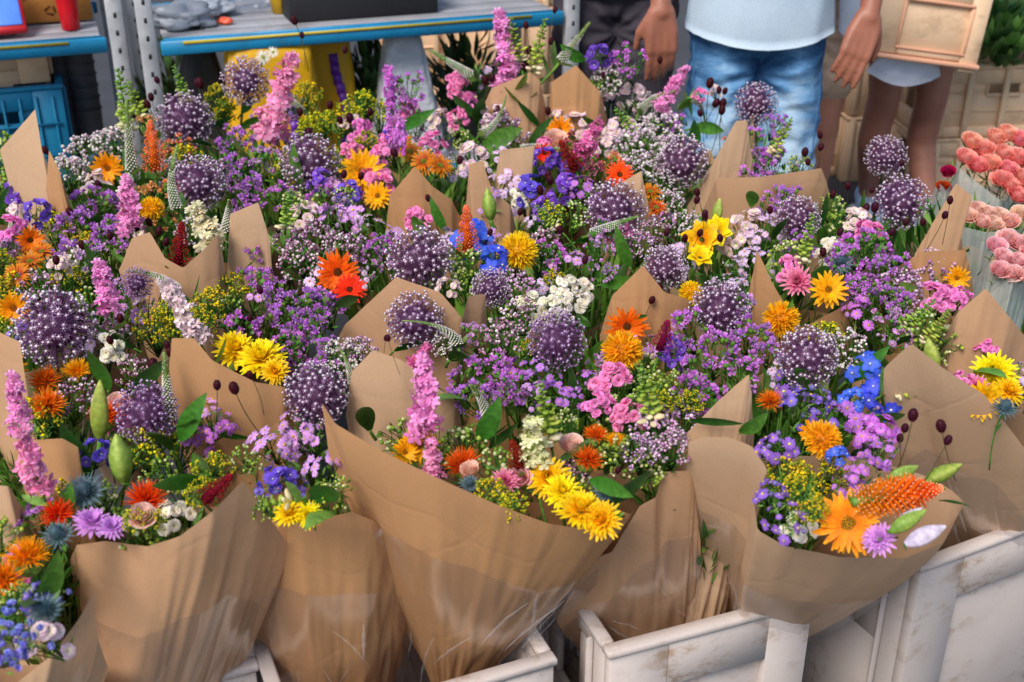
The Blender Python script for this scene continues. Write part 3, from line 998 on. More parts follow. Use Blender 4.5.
FRONT = [
 ('b_rightbig', [(878,480),(884,368),(911,343),(940,366),(985,395),(1024,448),(1070,480)], (985,610), 1.56, .12, 1.86),
 ('b_frontcone', [(322,403),(336,424),(380,450),(440,479),(500,506),(550,524),(598,531),(626,520),(634,510)], (452,690), 1.29, .10, 1.40),
 ('b_crumpled', [(556,620),(590,560),(612,552),(640,505),(656,497),(663,472),(692,470),(702,560)], (640,655), 1.41, .07, 1.56),
 ('b_frontright', [(684,480),(689,442),(705,437),(728,437),(752,446),(768,470),(754,500),(758,530),(785,546),(840,557),(905,558),(944,542),(964,503)], (742,640), 1.38, .13, 1.66),
 ('b_frontbehind', [(222,560),(240,540),(262,519),(300,523),(352,512),(372,520),(420,560)], (335,710), 1.34, .09, 1.41),
 ('b_frontleft', [(70,560),(76,545),(105,541),(148,546),(180,536),(214,510),(243,480),(262,508),(290,547)], (140,770), 1.27, .11, 1.34),
 ('b_corner', [(-60,690),(-20,690),(18,682),(52,655),(78,620),(94,592),(98,640)], (10,790), 1.14, .08, 1.20),
]
def foldnoise(a, t, sd):
    n = noise.noise(Vector((math.cos(a)*2.2, math.sin(a)*2.2+sd*7.3, t*1.6)))
    n2 = noise.noise(Vector((math.cos(a)*5+sd, math.sin(a)*5, t*2.5+t*t)))
    n3 = noise.noise(Vector((math.cos(a)*11+sd*3, math.sin(a)*11, t*7)))
    return (1-abs(n)*3.2)*.7+(.3-abs(n2)*1.6)*.9+n3*.15
def resample(pts, n):
    ls = [0]
    for i in range(1, len(pts)): ls.append(ls[-1]+(pts[i]-pts[i-1]).length)
    out = []
    for k in range(n):
        x = ls[-1]*k/(n-1); j = 1
        while j < len(ls)-1 and ls[j] < x: j += 1
        t = (x-ls[j-1])/max(1e-6, ls[j]-ls[j-1]); out.append(pts[j-1].lerp(pts[j], t))
    return out
def wrapper_rows(rim2, Yc, Rd, base, rb, sd, zback, amp=1.0, NF=64, NB=20, M=26, s0=0.0, off=0.0, bul=1.0, frontonly=False):
    n = len(rim2); ls = [0]
    for i in range(1, n): ls.append(ls[-1]+math.hypot(rim2[i][0]-rim2[i-1][0], rim2[i][1]-rim2[i-1][1]))
    pts = []
    for i, (x, y) in enumerate(rim2):
        t = ls[i]/ls[-1]
        Y = Yc-Rd*math.sin(PI*t)**.8 if 0 < t < 1 else Yc
        pts.append(atY(x, y, Y))
    fr = resample(pts, NF); cx = (fr[0].x+fr[-1].x)/2; hw = (fr[-1].x-fr[0].x)/2
    ring = list(fr)
    if not frontonly:
        for k in range(1, NB):
            a = PI*k/NB; t = k/NB; zb = fr[-1].z*(1-t)+fr[0].z*t
            zb = zb+(zback-zb)*math.sin(PI*t)**.5
            ring.append(Vector((cx+hw*math.cos(a), Yc+Rd*math.sin(a), zb)))
    K = len(ring); rows = []
    for m in range(M+1):
        s = s0+(1-s0)*m/M; row = []
        for j, p in enumerate(ring):
            a = PI+PI*j/(NF-1) if j < NF else PI*(j-NF+1)/NB
            bp = base+Vector((math.cos(a)*rb, math.sin(a)*rb, 0))
            q = p.lerp(bp, s); sl = s**bul; q.x = p.x+(bp.x-p.x)*sl; q.y = p.y+(bp.y-p.y)*s**1.15; d = (Vector((q.x, q.y, 0))-Vector((cx, Yc, 0)).lerp(Vector((base.x, base.y, 0)), s))
            d = d.normalized() if d.length > 1e-5 else Vector((0,-1,0))
            f = foldnoise(a, s, sd); g = .0045*amp*min(1, .25+s*2.2)*(1+.6*s)
            q = q+d*(f*g+off)
            row.append(q)
        rows.append(row)
    return rows
def film_rows(*a, **k):
    a = list(a); a[8:11] = [64, 16, 20]; rows = wrapper_rows(*a, **k)
    for j, p in enumerate(rows[0]): p += Vector((0, 0, .02*noise.noise(Vector((j*.09, a[5], 0)))))
    return rows
def film_fold_glints(b, rows, rr):
    mb = MB(); o = Vector((b['x'], b['y'], b['z'])); M = len(rows)-1
    def at(u, v):
        i = min(M-1, int(v*M)); f = v*M-i; j = int(u*62); g = u*62-j
        p = rows[i][j].lerp(rows[i][j+1], g); q = rows[i+1][j].lerp(rows[i+1][j+1], g); return p.lerp(q, f)-o+Vector((0, -.002, 0))
    for k in range(9):
        u0, v0 = rr.uniform(.05, .95), rr.uniform(0, .55); u1 = u0+rr.uniform(-.22, .22); v1 = v0+rr.uniform(.15, .5); n = 12; um = rr.uniform(-.012, .012)
        pts = [at(min(.99, max(.01, u0+(u1-u0)*i/n+um*abs(math.sin(i*1.1))*.3)), min(.98, v0+(v1-v0)*i/n)) for i in range(n+1)]
        w = rr.uniform(.0012, .0038); vs = []; fs = []
        for i, p in enumerate(pts):
            t = math.sin(PI*i/n)*w*(.75+.25*math.sin(i*2.3+k)); d = (pts[min(i+1, n)]-pts[max(i-1, 0)]).normalized(); sde = d.cross(Vector((0, 1, .3))).normalized()
            vs += [p-sde*t, p+Vector((0, -.0012, 0)), p+sde*t]
        for i in range(n): fs += [(i*3, i*3+1, i*3+4, i*3+3), (i*3+1, i*3+2, i*3+5, i*3+4)]
        mb.add(vs, fs, [(.8,)*3]*len(vs))
    me = mb.mesh('fold', [FOLD_GLINT]); return me
BQ = []   # dicts: name, centre (x,y), empty, loc
MASKS = []
def make_bouquet(key, cx, cy, zb, fol=True):
    e = thing('bouquet', key, 'bouquet', (cx, cy, zb)); e['key'] = key
    d = dict(key=key, x=cx, y=cy, z=zb, e=e, items=[]); BQ.append(d); return d
def part(b, name, me, **kw):
    return link(name, me, b['e'], **kw)
def paper_part(b, rows, name='wrapper', mat=None, closed=True, fix=True):
    mb = MB(); o = Vector((b['x'], b['y'], b['z'])); mb.grid([[p-o for p in r] for r in rows], (.5,.5,.5), 0, closed)
    me = mb.mesh(name, [mat or PAPER]); return part(b, name, me)
SPAPER = [PAPER, mat_paper('kraft_paper_pale', hexc('#dcb48e')), mat_paper('kraft_paper_warm', hexc('#d09c6c'))]
def folfill(b, z, s=1.0, back=0, sx=0):
    o = part(b, 'foliage', R.choice(FOL), loc=Vector((sx, back, z-b['z']-.40*s)), rot=Matrix.Rotation(R.uniform(0, 6), 3, 'Z').to_quaternion(), scale=s); o['kind'] = 'stuff'
sd = 0
for key, rim, foot, _ in WR:
    ym_ = min(p[1] for p in rim); foot = ym_+(foot-ym_)*{'b_yellowmum': .85, 'b_brownpeak': .85, 'b_center': .8, 'b_midpaper': .85, 'b_rightpeak': .9, 'b_rightfar': .9, 'b_left_tall': 1, 'b_left_strip': 1, 'b_strip': .5, 'b_band': .5, 'b_flap': .9, 'b_celosia': .85, 'b_leftlow': .8}.get(key, .68)
    sd += 1; Df = surf(0, foot).y+.015 if foot > 130 else 2.9
    L = atY(rim[0][0], rim[0][1], Df); Rr = atY(rim[-1][0], rim[-1][1], Df); hw = abs(Rr.x-L.x)/2
    Rd = max(.05, min(.13, hw*.8)); Yc = Df+Rd; cx = (L.x+Rr.x)/2
    b = make_bouquet(key, cx, Yc+.03, .28); b['paper'] = 1
    rows = wrapper_rows(rim, Yc, Rd, Vector((cx, Yc+.06, .28)), .05, sd, .72)
    paper_part(b, rows, mat=SPAPER[sd % 3]); folfill(b, .73 if hw > .07 else .70, min(1, max(.6, hw/.15)))
    MASKS.append([tuple(p) for p in rim]+[(rim[-1][0], foot-8), (rim[0][0], foot-8)])
for key, rim, bp, Yc, Rd, Yb in FRONT:
    sd += 1; base = atY(bp[0], bp[1], Yb); m = atY(sum(p[0] for p in rim)/len(rim), 500, Yc)
    b = make_bouquet(key, m.x, Yc+.04, base.z); b['paper'] = 1; b['front'] = 1; b['x'] = m.x
    A = .9 if key == 'b_crumpled' else (.7 if key in ('b_frontright', 'b_frontbehind', 'b_frontleft') else .5)
    BU = 1.5 if key == 'b_frontright' else 1.1; rb = dict(b_frontcone=.026, b_frontleft=.075, b_frontbehind=.08, b_crumpled=.085).get(key, .055); rows = wrapper_rows(rim, Yc, Rd, base, rb, sd, .56 if key == 'b_corner' else .70, A, 96, 26, 40, bul=BU)
    w = paper_part(b, rows, mat=SPAPER[sd % 3])
    if key == 'b_corner': folfill(b, .74, .34, .03, -.07)
    elif key != 'b_crumpled': folfill(b, min(.70, atY(rim[len(rim)//2][0], rim[len(rim)//2][1], Yc-Rd).z-.0), .36 if key == 'b_corner' else .5, .02)
    rs = film_rows(rim, Yc, Rd, base, rb+.008, sd+.35, .60, A*.9, 96, 26, 30, .26, .010, bul=BU)
    fo = paper_part(b, rs, 'plastic_sleeve', CELLO); link('fold', film_fold_glints(b, rs, random.Random(sd)), fo)  # child strips carry the painted highlights of the film folds
    MASKS.append([tuple(p) for p in rim]+[(rim[-1][0]-20, 700), (rim[0][0]+20, 700)])
# inner paper bouquets without a visible rim, to carry the flowers between
cands = []
for j in range(8):
    for i in range(9):
        Y = 1.42+.23*j; X = (i-4)*.27*(1+.05*j)+(.13 if j % 2 else 0)
        px = 512+F*X/fwd(Vector((X, Y, .8)))
        if -40 < px < 1060 and Y > 1.5 and not (px > 780 and Y < 1.75) and not (px > 800 and Y > 2.35) and Y < 3.0 and not (px < 90 and Y > 2.6): cands.append((X, Y))
k = 0
for X, Y in cands:
    if min(math.hypot(X-b['x'], Y-b['y']) for b in BQ) < .155: continue
    b = make_bouquet('inner%d' % k, X, Y, .28); k += 1; sd += 1
    rows = []
    for m in range(15):
        s = m/14; row = []
        for j in range(44):
            a = 2*PI*j/44; rr = .14*(1-s)+.045*s+foldnoise(a, s, sd)*.004; z = .705+.025*math.sin(a*2+sd)+.02*math.sin(a*5+sd)
            row.append(Vector((X+math.cos(a)*rr, Y+math.sin(a)*rr, z*(1-s)+.28*s)))
        rows.append(row)
    paper_part(b, rows, mat=SPAPER[sd % 3]); folfill(b, .76)

def nearest(p, front=False):
    return min(BQ, key=lambda b: math.hypot(p.x-b['x'], (p.y+.03-b['y'])*1.1))
def qdir(ax, spin=None):
    q = Vector((0,0,1)).rotation_difference(Vector(ax).normalized())
    return q @ Matrix.Rotation(R.uniform(0, 2*PI) if spin is None else spin, 3, 'Z').to_quaternion()
VAR = {}
PARTNAME = {'aster': 'aster_spray', 'statice': 'statice_spray', 'gypsophila': 'gypsophila_spray', 'goldenrod': 'goldenrod_spray', 'green_buds': 'bud_spray', 'delphinium': 'delphinium', 'burnet': 'burnet'}
def put(kind, p, size, rot):
    key = kind if kind in PROTO else kind.split(':')[0]
    v = VAR.get(key, R.randrange(9)); VAR[key] = v+1
    me, st, ex = PROTO[key][v % len(PROTO[key])]
    b = nearest(p); base = kind.split(':')[0]
    o = part(b, PARTNAME.get(base, base), me, loc=p-Vector((b['x'], b['y'], b['z'])), rot=rot, scale=size)
    s = link('stem', st, o); b['items'].append((kind, size)); return o
FACE = {'gerbera': .95, 'chrysanthemum': .5, 'daisy': .9, 'sunflower': .5, 'alstroemeria': .6, 'safflower': .3, 'rose': .5, 'thistle': .35, 'delphinium': .7}
HERO = []
for ln in HEADS.strip().splitlines():
    t = ln.split(); kind = t[0]; x, y, s = map(float, t[1:4])
    if s == 0: continue
    yd = float(t[4][1:]) if len(t) > 4 else y
    base = kind.split(':')[0]; p0 = surf(x, yd, .80)
    lift = .06 if base in ('allium',) else .02
    Y = p0.y-lift; p = atY(x, y, Y); size = msize(s*(1.12 if base == 'allium' else 1.06), p)
    tocam = (CAM-p).normalized(); f = FACE.get(base, .45)
    ax = Vector((0,0,1))*(1-f)+tocam*f+randdir()*(.34 if base in ('gerbera', 'chrysanthemum', 'sunflower') and size < .08 else .2)
    if base in ('aster', 'statice', 'gypsophila', 'goldenrod', 'green_buds', 'stock', 'snapdragon'): size *= 1.12
    o = put(kind, p, size, qdir(ax))
    if yd > 470:
        for c in o.children: c.scale = (1, 1, .25)
    HERO.append((x, y, s))
for ln in SPIKES.strip().splitlines():
    t = ln.split(); kind = t[0]; x0, y0, x1, y1, w = map(float, t[1:])
    if kind.startswith('leaf'): lift = .03
    elif kind.startswith('lily') or kind == 'torch_lily': lift = .06
    else: lift = .03
    yb = max(y0, y1); Y = surf(x0, min(y0, 550), .80).y-lift
    if kind in ('leaf', 'torch_lily') or kind.startswith('lily_bud') or abs(x1-x0) > abs(y1-y0): Y = surf((x0+x1)/2, (y0+y1)/2+8, .80).y-lift
    if min(y0, y1) < 120 and y0 < 140: Y = min(Y, 2.95)
    a = atY(x0, y0, Y); bb = atY(x1, y1, Y+(.01 if not kind.startswith('leaf') else -.02)); v = bb-a; L = v.length
    nomw = {'larkspur': .42, 'snapdragon': .26, 'veronica': .30, 'torch_lily': .34, 'lily_bud': .27, 'celosia': .42, 'leaf': .30}[kind.split(':')[0]]
    want = msize(w, a); sxy = want/nomw
    if kind.startswith('leaf'): sxy *= .9
    o = put(kind, a, L, qdir(v, R.uniform(-.5, .5) if kind.startswith('leaf') else None)); sxy = max(L*.7, min(L*1.8, sxy)); o.scale = (sxy, sxy, L)
    if abs(x1-x0) > abs(y1-y0) or yb > 470:
        for c in o.children: c.scale = (1, 1, .2)
    for q in range(3): HERO.append((x0+(x1-x0)*q/2, y0+(y1-y0)*q/2, w*.8))
for it in BURNETS.split(';'):
    t = it.split(); x, y, s = map(float, t[:3]); yd = float(t[3][1:]) if len(t) > 3 else y+6
    Y = surf(x, yd, .80).y-.06; p = atY(x, y, Y); ax = Vector((R.uniform(-.35, .35), R.uniform(-.3, .1), 1))
    put('burnet', p, msize(s, p)*1.15, qdir(ax))
# ------------------------------------------------------------------ filling sprays between the named flowers
SKY_ = [(-20,185),(0,178),(45,212),(70,158),(85,145),(120,118),(150,112),(200,92),(240,80),(300,80),(350,104),(400,92),(440,112),(480,72),(520,62),(560,92),(600,80),(640,70),(662,112),(700,122),(740,134),(790,146),(822,170),(842,208),(870,228),(900,240),(930,262),(965,275),(1040,300)]
def skyy(x):
    for (a, b), (c, d) in zip(SKY_, SKY_[1:]):
        if a <= x <= c: return b+(d-b)*(x-a)/(c-a)
    return 300
def inpoly(x, y, P):
    r = False; j = len(P)-1
    for i in range(len(P)):
        if (P[i][1] > y) != (P[j][1] > y) and x < (P[j][0]-P[i][0])*(y-P[i][1])/(P[j][1]-P[i][1])+P[i][0]: r = not r
        j = i
    return r
SEEDS = [('statice:purple',290,320),('aster:lilac',280,440),('aster:pale',320,250),('aster:lilac',350,220),('statice:purple',720,350),('statice:purple',870,270),('gypsophila:white',645,150),
 ('statice:lilac',505,330),('aster:violet',790,440),('aster:purple',870,450),('goldenrod',350,110),('green_buds',640,400),('statice:purple',90,220),('aster:lilac',210,420),('goldenrod',210,310),
 ('gypsophila:lilac',930,275),('statice:purple',240,150),('aster:purple',540,390),('statice:purple',480,390),('goldenrod',800,500),('green_buds',620,470),('green_buds',800,270),('aster:lilac',90,300),
 ('aster:lilac',600,260),('stock:pale',500,130),('green_buds',570,230),('delphinium:violet',540,200),('aster:pale',490,190),('gypsophila:mauve',100,360),('aster:violet',280,490),('statice:purple',765,170),
 ('gypsophila:white',90,160),('goldenrod',40,430),('green_buds',130,460),('green_buds',60,580),('aster:pale',1000,420),('gypsophila:lilac',665,440),('statice:purple',300,350),('green_buds',480,440),
 ('aster:lilac',640,310),('aster:purple',840,330),('aster:lilac',900,350),('green_buds',440,500),('green_buds',500,300),('stock:pink',390,180),('goldenrod',60,260),('stock:pale',600,120),
 ('statice:lilac',260,120),('stock:white',560,300),('snapdragon:orange',160,160),('green_buds',240,100),('gypsophila:lilac',800,310),('green_buds',850,200),('aster:pale',720,280),('green_buds',560,460)]
MIX = ['statice:purple','statice:lilac','aster:pale','stock:white','green_buds','stock:pale','aster:lilac','aster:purple','statice:purple','statice:lilac','gypsophila:mauve','gypsophila:lilac','green_buds','goldenrod','aster:pale','gypsophila:white','stock:pale','stock:pink','aster:violet']
y = 60.0
while y < 640:
    st = 21+13*(y-60)/500; x = -10.0+R.uniform(0, st)
    while x < 1034:
        px, py = x+R.uniform(-.3, .3)*st, y+R.uniform(-.3, .3)*st; x += st
        if py < skyy(px)+st*.3: continue
        if any(inpoly(px+dx, py+dy, P) for P in MASKS for dx, dy in ((0,0),(-st*.55,0),(st*.55,0),(0,-st*.45))): continue
        if py > 560 and px > 120: continue
        if px > 940 and py < 300: continue
        if any((px-hx)**2+(py-hy)**2 < (hs*.34)**2 for hx, hy, hs in HERO): continue
        kd = min(SEEDS, key=lambda s: (s[1]-px)**2+(s[2]-py)**2)[0] if R.random() < .6 else R.choice(MIX)
        sz = st*R.uniform(1.4, 2.0); p = surf(px, py, .785); p = atY(px, py, p.y+R.uniform(-.005, .02))
        if R.random() < .2:
            a = R.uniform(-1.3, 1.3); o = put('leaf', p, msize(sz*1.0, p), qdir(Vector((math.sin(a), -.25, math.cos(a))), R.uniform(-.5, .5))); continue
        ax = Vector((0,0,.62))+(CAM-p).normalized()*.38+randdir()*.25
        put(kd, p, msize(sz, p)*1.05, qdir(ax))
    y += st*.8
S.render.engine = 'CYCLES'
cd = bpy.data.cameras.new('camera'); cam = bpy.data.objects.new('camera', cd); COL.objects.link(cam); S.camera = cam
cam.location = CAM; cam.rotation_euler = (PI/2-PITCH, 0, 0); cd.sensor_width = 36; cd.lens = F*36/1024; cd.clip_end = 500; cd.clip_start = .05
cd.dof.use_dof = True; cd.dof.focus_distance = 1.95; cd.dof.aperture_fstop = 5.6
w = bpy.data.worlds.new('World'); S.world = w; w.use_nodes = True; nt = w.node_tree
sk = nt.nodes.new('ShaderNodeTexSky'); sk.sky_type = 'NISHITA'; sk.sun_disc = False
EL, AZ = math.radians(50), math.radians(-150)   # AZ: direction the sun stands in, from +Y clockwise
sk.sun_elevation = EL; sk.sun_rotation = AZ
nt.links.new(sk.outputs[0], nt.nodes['Background'].inputs[0]); nt.nodes['Background'].inputs[1].default_value = .10
sl = bpy.data.lights.new('sun', 'SUN'); sl.energy = 2.6; sl.angle = math.radians(28); sl.color = (1, .94, .87)
so = bpy.data.objects.new('sun', sl); COL.objects.link(so)
sd_ = Vector((math.sin(AZ)*math.cos(EL), math.cos(AZ)*math.cos(EL), math.sin(EL)))
so.rotation_mode = 'QUATERNION'; so.rotation_quaternion = sd_.to_track_quat('Z', 'Y')
S.view_settings.view_transform = 'Standard'; S.view_settings.look = 'None'; S.view_settings.gamma = 1; S.view_settings.exposure = 0.64
S.cycles.max_bounces = 6; S.cycles.transparent_max_bounces = 12; S.cycles.use_denoising = True
g = MB(); g.grid([[Vector((-150,-60,0)), Vector((150,-60,0))], [Vector((-150,200,0)), Vector((150,200,0))]], (.5,)*3)
g = link('ground', g.mesh('ground', [mat_plain('asphalt', (.055,.055,.06), .85, .3, nscale=3, bs=200)])); g['kind'] = 'structure'
# ------------------------------------------------------------------ crates
M_WHITE = mat_plain('dirty_white_plastic', hexc('#bfb3ac'), .5, .4, nscale=5, var=.08, bumpd=.0008, bs=90, dirt=hexc('#8f7050'), dirts=17, dirtamt=.4)
def grime(m):   # scratches over the dirt
    nt = m.node_tree; b = nt.nodes['Principled BSDF']; src = b.inputs['Base Color'].links[0].from_socket
    n = noisen(nt, 70, 5, rough=.8, sc=(1, 1, .7)); f = ramp(nt, n, [(.62, (0,0,0)), (.68, (1,1,1))])
    mx = N(nt, 'ShaderNodeMix', data_type='RGBA'); k = N(nt, 'ShaderNodeMath', operation='MULTIPLY'); k.inputs[1].default_value = .3
    nt.links.new(f, k.inputs[0]); nt.links.new(k.outputs[0], mx.inputs[0]); nt.links.new(src, mx.inputs[6]); mx.inputs[7].default_value = (*hexc('#6f6058'), 1); nt.links.new(mx.outputs[2], b.inputs['Base Color'])
grime(M_WHITE)
M_BEIGE = mat_plain('beige_plastic', hexc('#e6c39e'), .5, .35, nscale=4, var=.08, dirt=hexc('#8a6a4a'), dirts=5, dirtamt=.3)
M_BLUE = mat_plain('blue_plastic', hexc('#1c7fa6'), .45, .4)
M_GREY = mat_plain('galvanised_steel', hexc('#c2c2c4'), .5, .5, .3, nscale=14, var=.2)
M_DARK = mat_plain('black_plastic', (.018,.018,.02), .5, .4)
def crate(name, label, P, yaw, W, D, H, mat, group=None, cat='crate', gx=.5, gh=.06):
    """P: near-left top corner; x along the front, y to the back, z up; open box with rim, recessed panels and grips"""
    t = thing(name, label, cat, (P.x, P.y, P.z-H), yaw, group)
    b = MB(); th = .010
    def bx(x0, x1, y0, y1, z0, z1, bev=.003): b.box(((x0+x1)/2, (y0+y1)/2, (z0+z1)/2), (x1-x0, y1-y0, z1-z0), (.5,)*3, 0, None, bev)
    # front and back walls: stiff frame with a recessed panel
    for y0, y1, yi0, yi1 in ((0, .020, .010, .018), (D-.020, D, D-.018, D-.010)):
        if gx is None:      # closed wall, shallow rounded recess
            bx(.001, .095, y0, y1, 0, H-.012, .002); bx(W-.075, W-.001, y0, y1, 0, H-.012, .002)
            bx(.095, W-.075, y0, y1, H-.095, H-.012, .002); bx(.095, W-.075, y0, y1, 0, .04, .002); bx(.093, W-.073, yi0+.004*(1 if y0 < .01 else -1), yi1+.002*(1 if y0 < .01 else 0), .038, H-.093, .001)
            continue
        bx(.001, .085, y0, y1, 0, H-.014); bx(W-.085, W-.001, y0, y1, 0, H-.014)
        bx(.085, W-.085, y0, y1, H-.07, H-.014); bx(.085, W-.085, y0, y1, 0, .04)
        bx(.083, W-.083, yi0, yi1, .038, H-.11)
        gc = W*gx; bx(.083, gc-gh, yi0, yi1, H-.11, H-.068); bx(gc+gh, W-.083, yi0, yi1, H-.11, H-.068)
        bx(gc-gh-.005, gc+gh+.005, y0+.001, y1-.001, H-.122, H-.108)
        for s in (-1, 1): bx(gc+s*(gh+.004)-.004, gc+s*(gh+.004)+.004, y0+.001, y1-.001, H-.12, H-.068)
        bx(.11, W-.11, y0+.003, y0+.012, H*.35, H*.35+.008)
    for x0, x1 in ((.002, .016), (W-.016, W-.002)):
        bx(x0, x1, .02, .07, 0, H-.014); bx(x0, x1, D-.07, D-.02, 0, H-.014)
        bx(x0, x1, .07, D-.07, H-.045, H-.014); bx(x0, x1, .07, D*.36, H-.20, H-.045) ; bx(x0, x1, D*.64, D-.07, H-.20, H-.045); bx(x0, x1, .07, D-.07, 0, H-.12 if H < .2 else H-.20)
        s = -1 if x0 < .01 else 1
        for yy in (.055, D-.06):
            xm = x0 if s < 0 else x1; bx(min(xm, xm+s*.012), max(xm, xm+s*.012), yy, yy+.008, .01, H-.018)
    bx(.012, W-.012, .015, D-.015, .004, .016)
    body = link('body', b.mesh('body', [mat]), t)
    r = MB()
    def rx(x0, x1, y0, y1, z0, z1): r.box(((x0+x1)/2, (y0+y1)/2, (z0+z1)/2), (x1-x0, y1-y0, z1-z0), (.5,)*3, 0, None, .003)
    rx(-.004, W+.004, -.004, .020, H-.013, H); rx(-.004, W+.004, D-.020, D+.004, H-.013, H)
    rx(-.004, .017, .0202, D-.0202, H-.013, H-.0005); rx(W-.017, W+.004, .0202, D-.0202, H-.014, H-.0005)
    link('rim', r.mesh('rim', [mat]), t)
    return t
def yawof(p, q): return math.atan2(q.y-p.y, q.x-p.x)
ZR = .50; CW = .40
GC = 'dirty white flower crates along the front'
B0, B1 = atZ(610, 652, ZR), atZ(815, 598, ZR); yb = yawof(B0, B1)
crate('flower_crate', 'dirty white plastic crate between the other white crates, holding the crumpled kraft wrapper', B0, yb, (B1-B0).length, .30, .50, M_WHITE, GC, gx=None)
C0, C1 = atZ(922, 566, ZR), atZ(1024, 528, ZR); yc = yawof(C0, C1)
crate('flower_crate', 'most stained white plastic crate with brown scuffs at the right edge', C0, yc, .60, .34, .50, M_WHITE, GC, gx=None)
A1 = atZ(555, 658, ZR); ya = math.radians(23); A0 = A1-Vector((math.cos(ya), math.sin(ya), 0))*.38
crate('flower_crate', 'white plastic crate under the tall smooth kraft cone with the pointed left tip', A0, ya, .38, .30, .50, M_WHITE, GC, gx=None)
D1 = atZ(256, 664, ZR); D0 = D1-Vector((math.cos(ya), math.sin(ya), 0))*.38
crate('flower_crate', 'white plastic crate almost hidden behind the two wrappers at the lower left', D0, ya, .38, .30, .50, M_WHITE, GC, gx=None)

# ------------------------------------------------------------------ trolleys
M_WOOD = mat_plain('grey_shelf_board', hexc('#9c9ca0'), .7, .3, nscale=9, var=.15, dirt=hexc('#6f6a68'), dirts=4)
M_BLUEP = mat_plain('blue_painted_steel', hexc('#1a80ac'), .4, .45, dirt=hexc('#2b6a86'), dirts=8)
M_YEL = mat_plain('yellow_strip', hexc('#b8a22a'), .5, .4)
def trolley(label, P, yaw, L, D=.56, sides=(0, 1), levels=(0, -.46)):
    t = thing('plant_trolley', label, 'trolley', (P.x, P.y, 0), yaw, 'wheeled shelf trolleys behind the flowers'); z = P.z
    for lv in levels:
        b = MB()
        for k in range(5): b.box((L/2, .03+(D-.04)*(k+.5)/5, z+lv-.014), (L-.03, (D-.05)/5-.006, .012), (.5,)*3, 0, None, .002)
        s = link('shelf', b.mesh('shelf', [M_WOOD]), t)
        e = MB(); e.box((L/2, .008, z+lv-.026), (L, .018, .042), (.5,)*3, 0, None, .004); e.box((L/2, .021, z+lv-.006), (L-.02, .008, .008)); e.box((L/2, D-.008, z+lv-.022), (L, .016, .036), (.5,)*3, 0, None, .003)
        link('edge_rail', e.mesh('edge_rail', [M_BLUEP]), s)
        y = MB(); y.box((L*.48, -.0025, z+lv-.012), (L*.86, .003, .008)); link('stripe', y.mesh('stripe', [M_YEL]), s)
    for sx in (-.032, L+.032):
        for yy in (.02, D-.02):
            b = MB(); b.box((sx, yy, 1.0), (.046, .03, 1.78), (.5,)*3, 0, None, .003)
            for k in range(34): b.box((sx, yy-.0145, .2+k*.05), (.008, .003, .014), (.02,)*3, 1)
            link('post', b.mesh('post', [M_GREY, M_DARK]), t)
    for sx in (0, L):
        for yy in (.06, D-.06):
            b = MB(); b.tube([Vector((sx-.015, yy, .055)), Vector((sx+.015, yy, .055))], .05, .05, (.02,)*3, 18); b.box((sx, yy, .11), (.05, .04, .03)); link('caster', b.mesh('caster', [M_DARK]), t)
    b = MB(); b.box((L/2, D/2, .13), (L, D, .03), (.5,)*3, 0, None, .005); link('base', b.mesh('base', [M_GREY]), t)
    return t
ZS = .895; ty = math.radians(20)
TR0 = atZ(160, 40, ZS); tx = Vector((math.cos(ty), math.sin(ty), 0)); tyv = Vector((-math.sin(ty), math.cos(ty), 0))
TL1 = atZ(106, 36, ZS); LT = 1.15; TL0 = TL1-tx*LT
trolley('grey steel trolley with blue shelf edge carrying the cardboard box and red cup', TL0, ty, LT)
trolley('grey steel trolley with long blue shelf edge over the yellow bags', TR0, ty, 1.22)
def onR(px, py, dz=0, back=.0): return atZ(px, py, ZS+dz)
M_CARD = mat_plain('cardboard', hexc('#c98a45'), .75, .2, nscale=5, var=.06)
def tapeless(b, c, sz, bev=.003): b.box(c, sz, (.5,)*3, 0, None, bev)
# cardboard box
P = atZ(47, 23, ZS); b = MB(); tapeless(b, (0, .15, .13), (.30, .30, .26)); 
t = thing('cardboard_box', 'orange brown cardboard box with printed recycling mark on the left shelf', 'box', (P.x-.02, P.y, ZS), ty)
link('carton', b.mesh('carton', [M_CARD]), t)
b = MB(); b.box((-.075, .15, .262), (.148, .298, .004)); b.box((.076, .15, .264), (.148, .298, .004)); link('flap', b.mesh('flap', [M_CARD]), t)
INK = mat_plain('brown_ink', hexc('#4a2a18'), .7, .2, bumpd=0)
def text(s, size, parent, loc, rot, mat, name='lettering'):
    c = bpy.data.curves.new(name, 'FONT'); c.body = s; c.size = size; c.extrude = .0006; c.align_x = 'CENTER'; tmp = bpy.data.objects.new('tmp', c); COL.objects.link(tmp)
    dg = bpy.context.evaluated_depsgraph_get(); me = bpy.data.meshes.new_from_object(tmp.evaluated_get(dg)); bpy.data.objects.remove(tmp)
    me.name = name; me.materials.clear(); me.materials.append(mat); o = link(name, me, parent); o.location = loc; o.rotation_euler = rot; return o
text('60 mm.', .032, t, (-.075, -.0012, .066), (PI/2, 0, 0), INK)
b = MB()
for k in range(3):
    a = PI/2+2*PI*k/3; q = a+2*PI/3*.72
    b.tube([Vector((.034+.016*math.cos(a), -.0012, .034+.014*math.sin(a))), Vector((.034+.016*math.cos(q), -.0012, .034+.014*math.sin(q)))], .002, .0035, (0,)*3, 4)
link('recycling_mark', b.mesh('recycling_mark', [INK]), t)
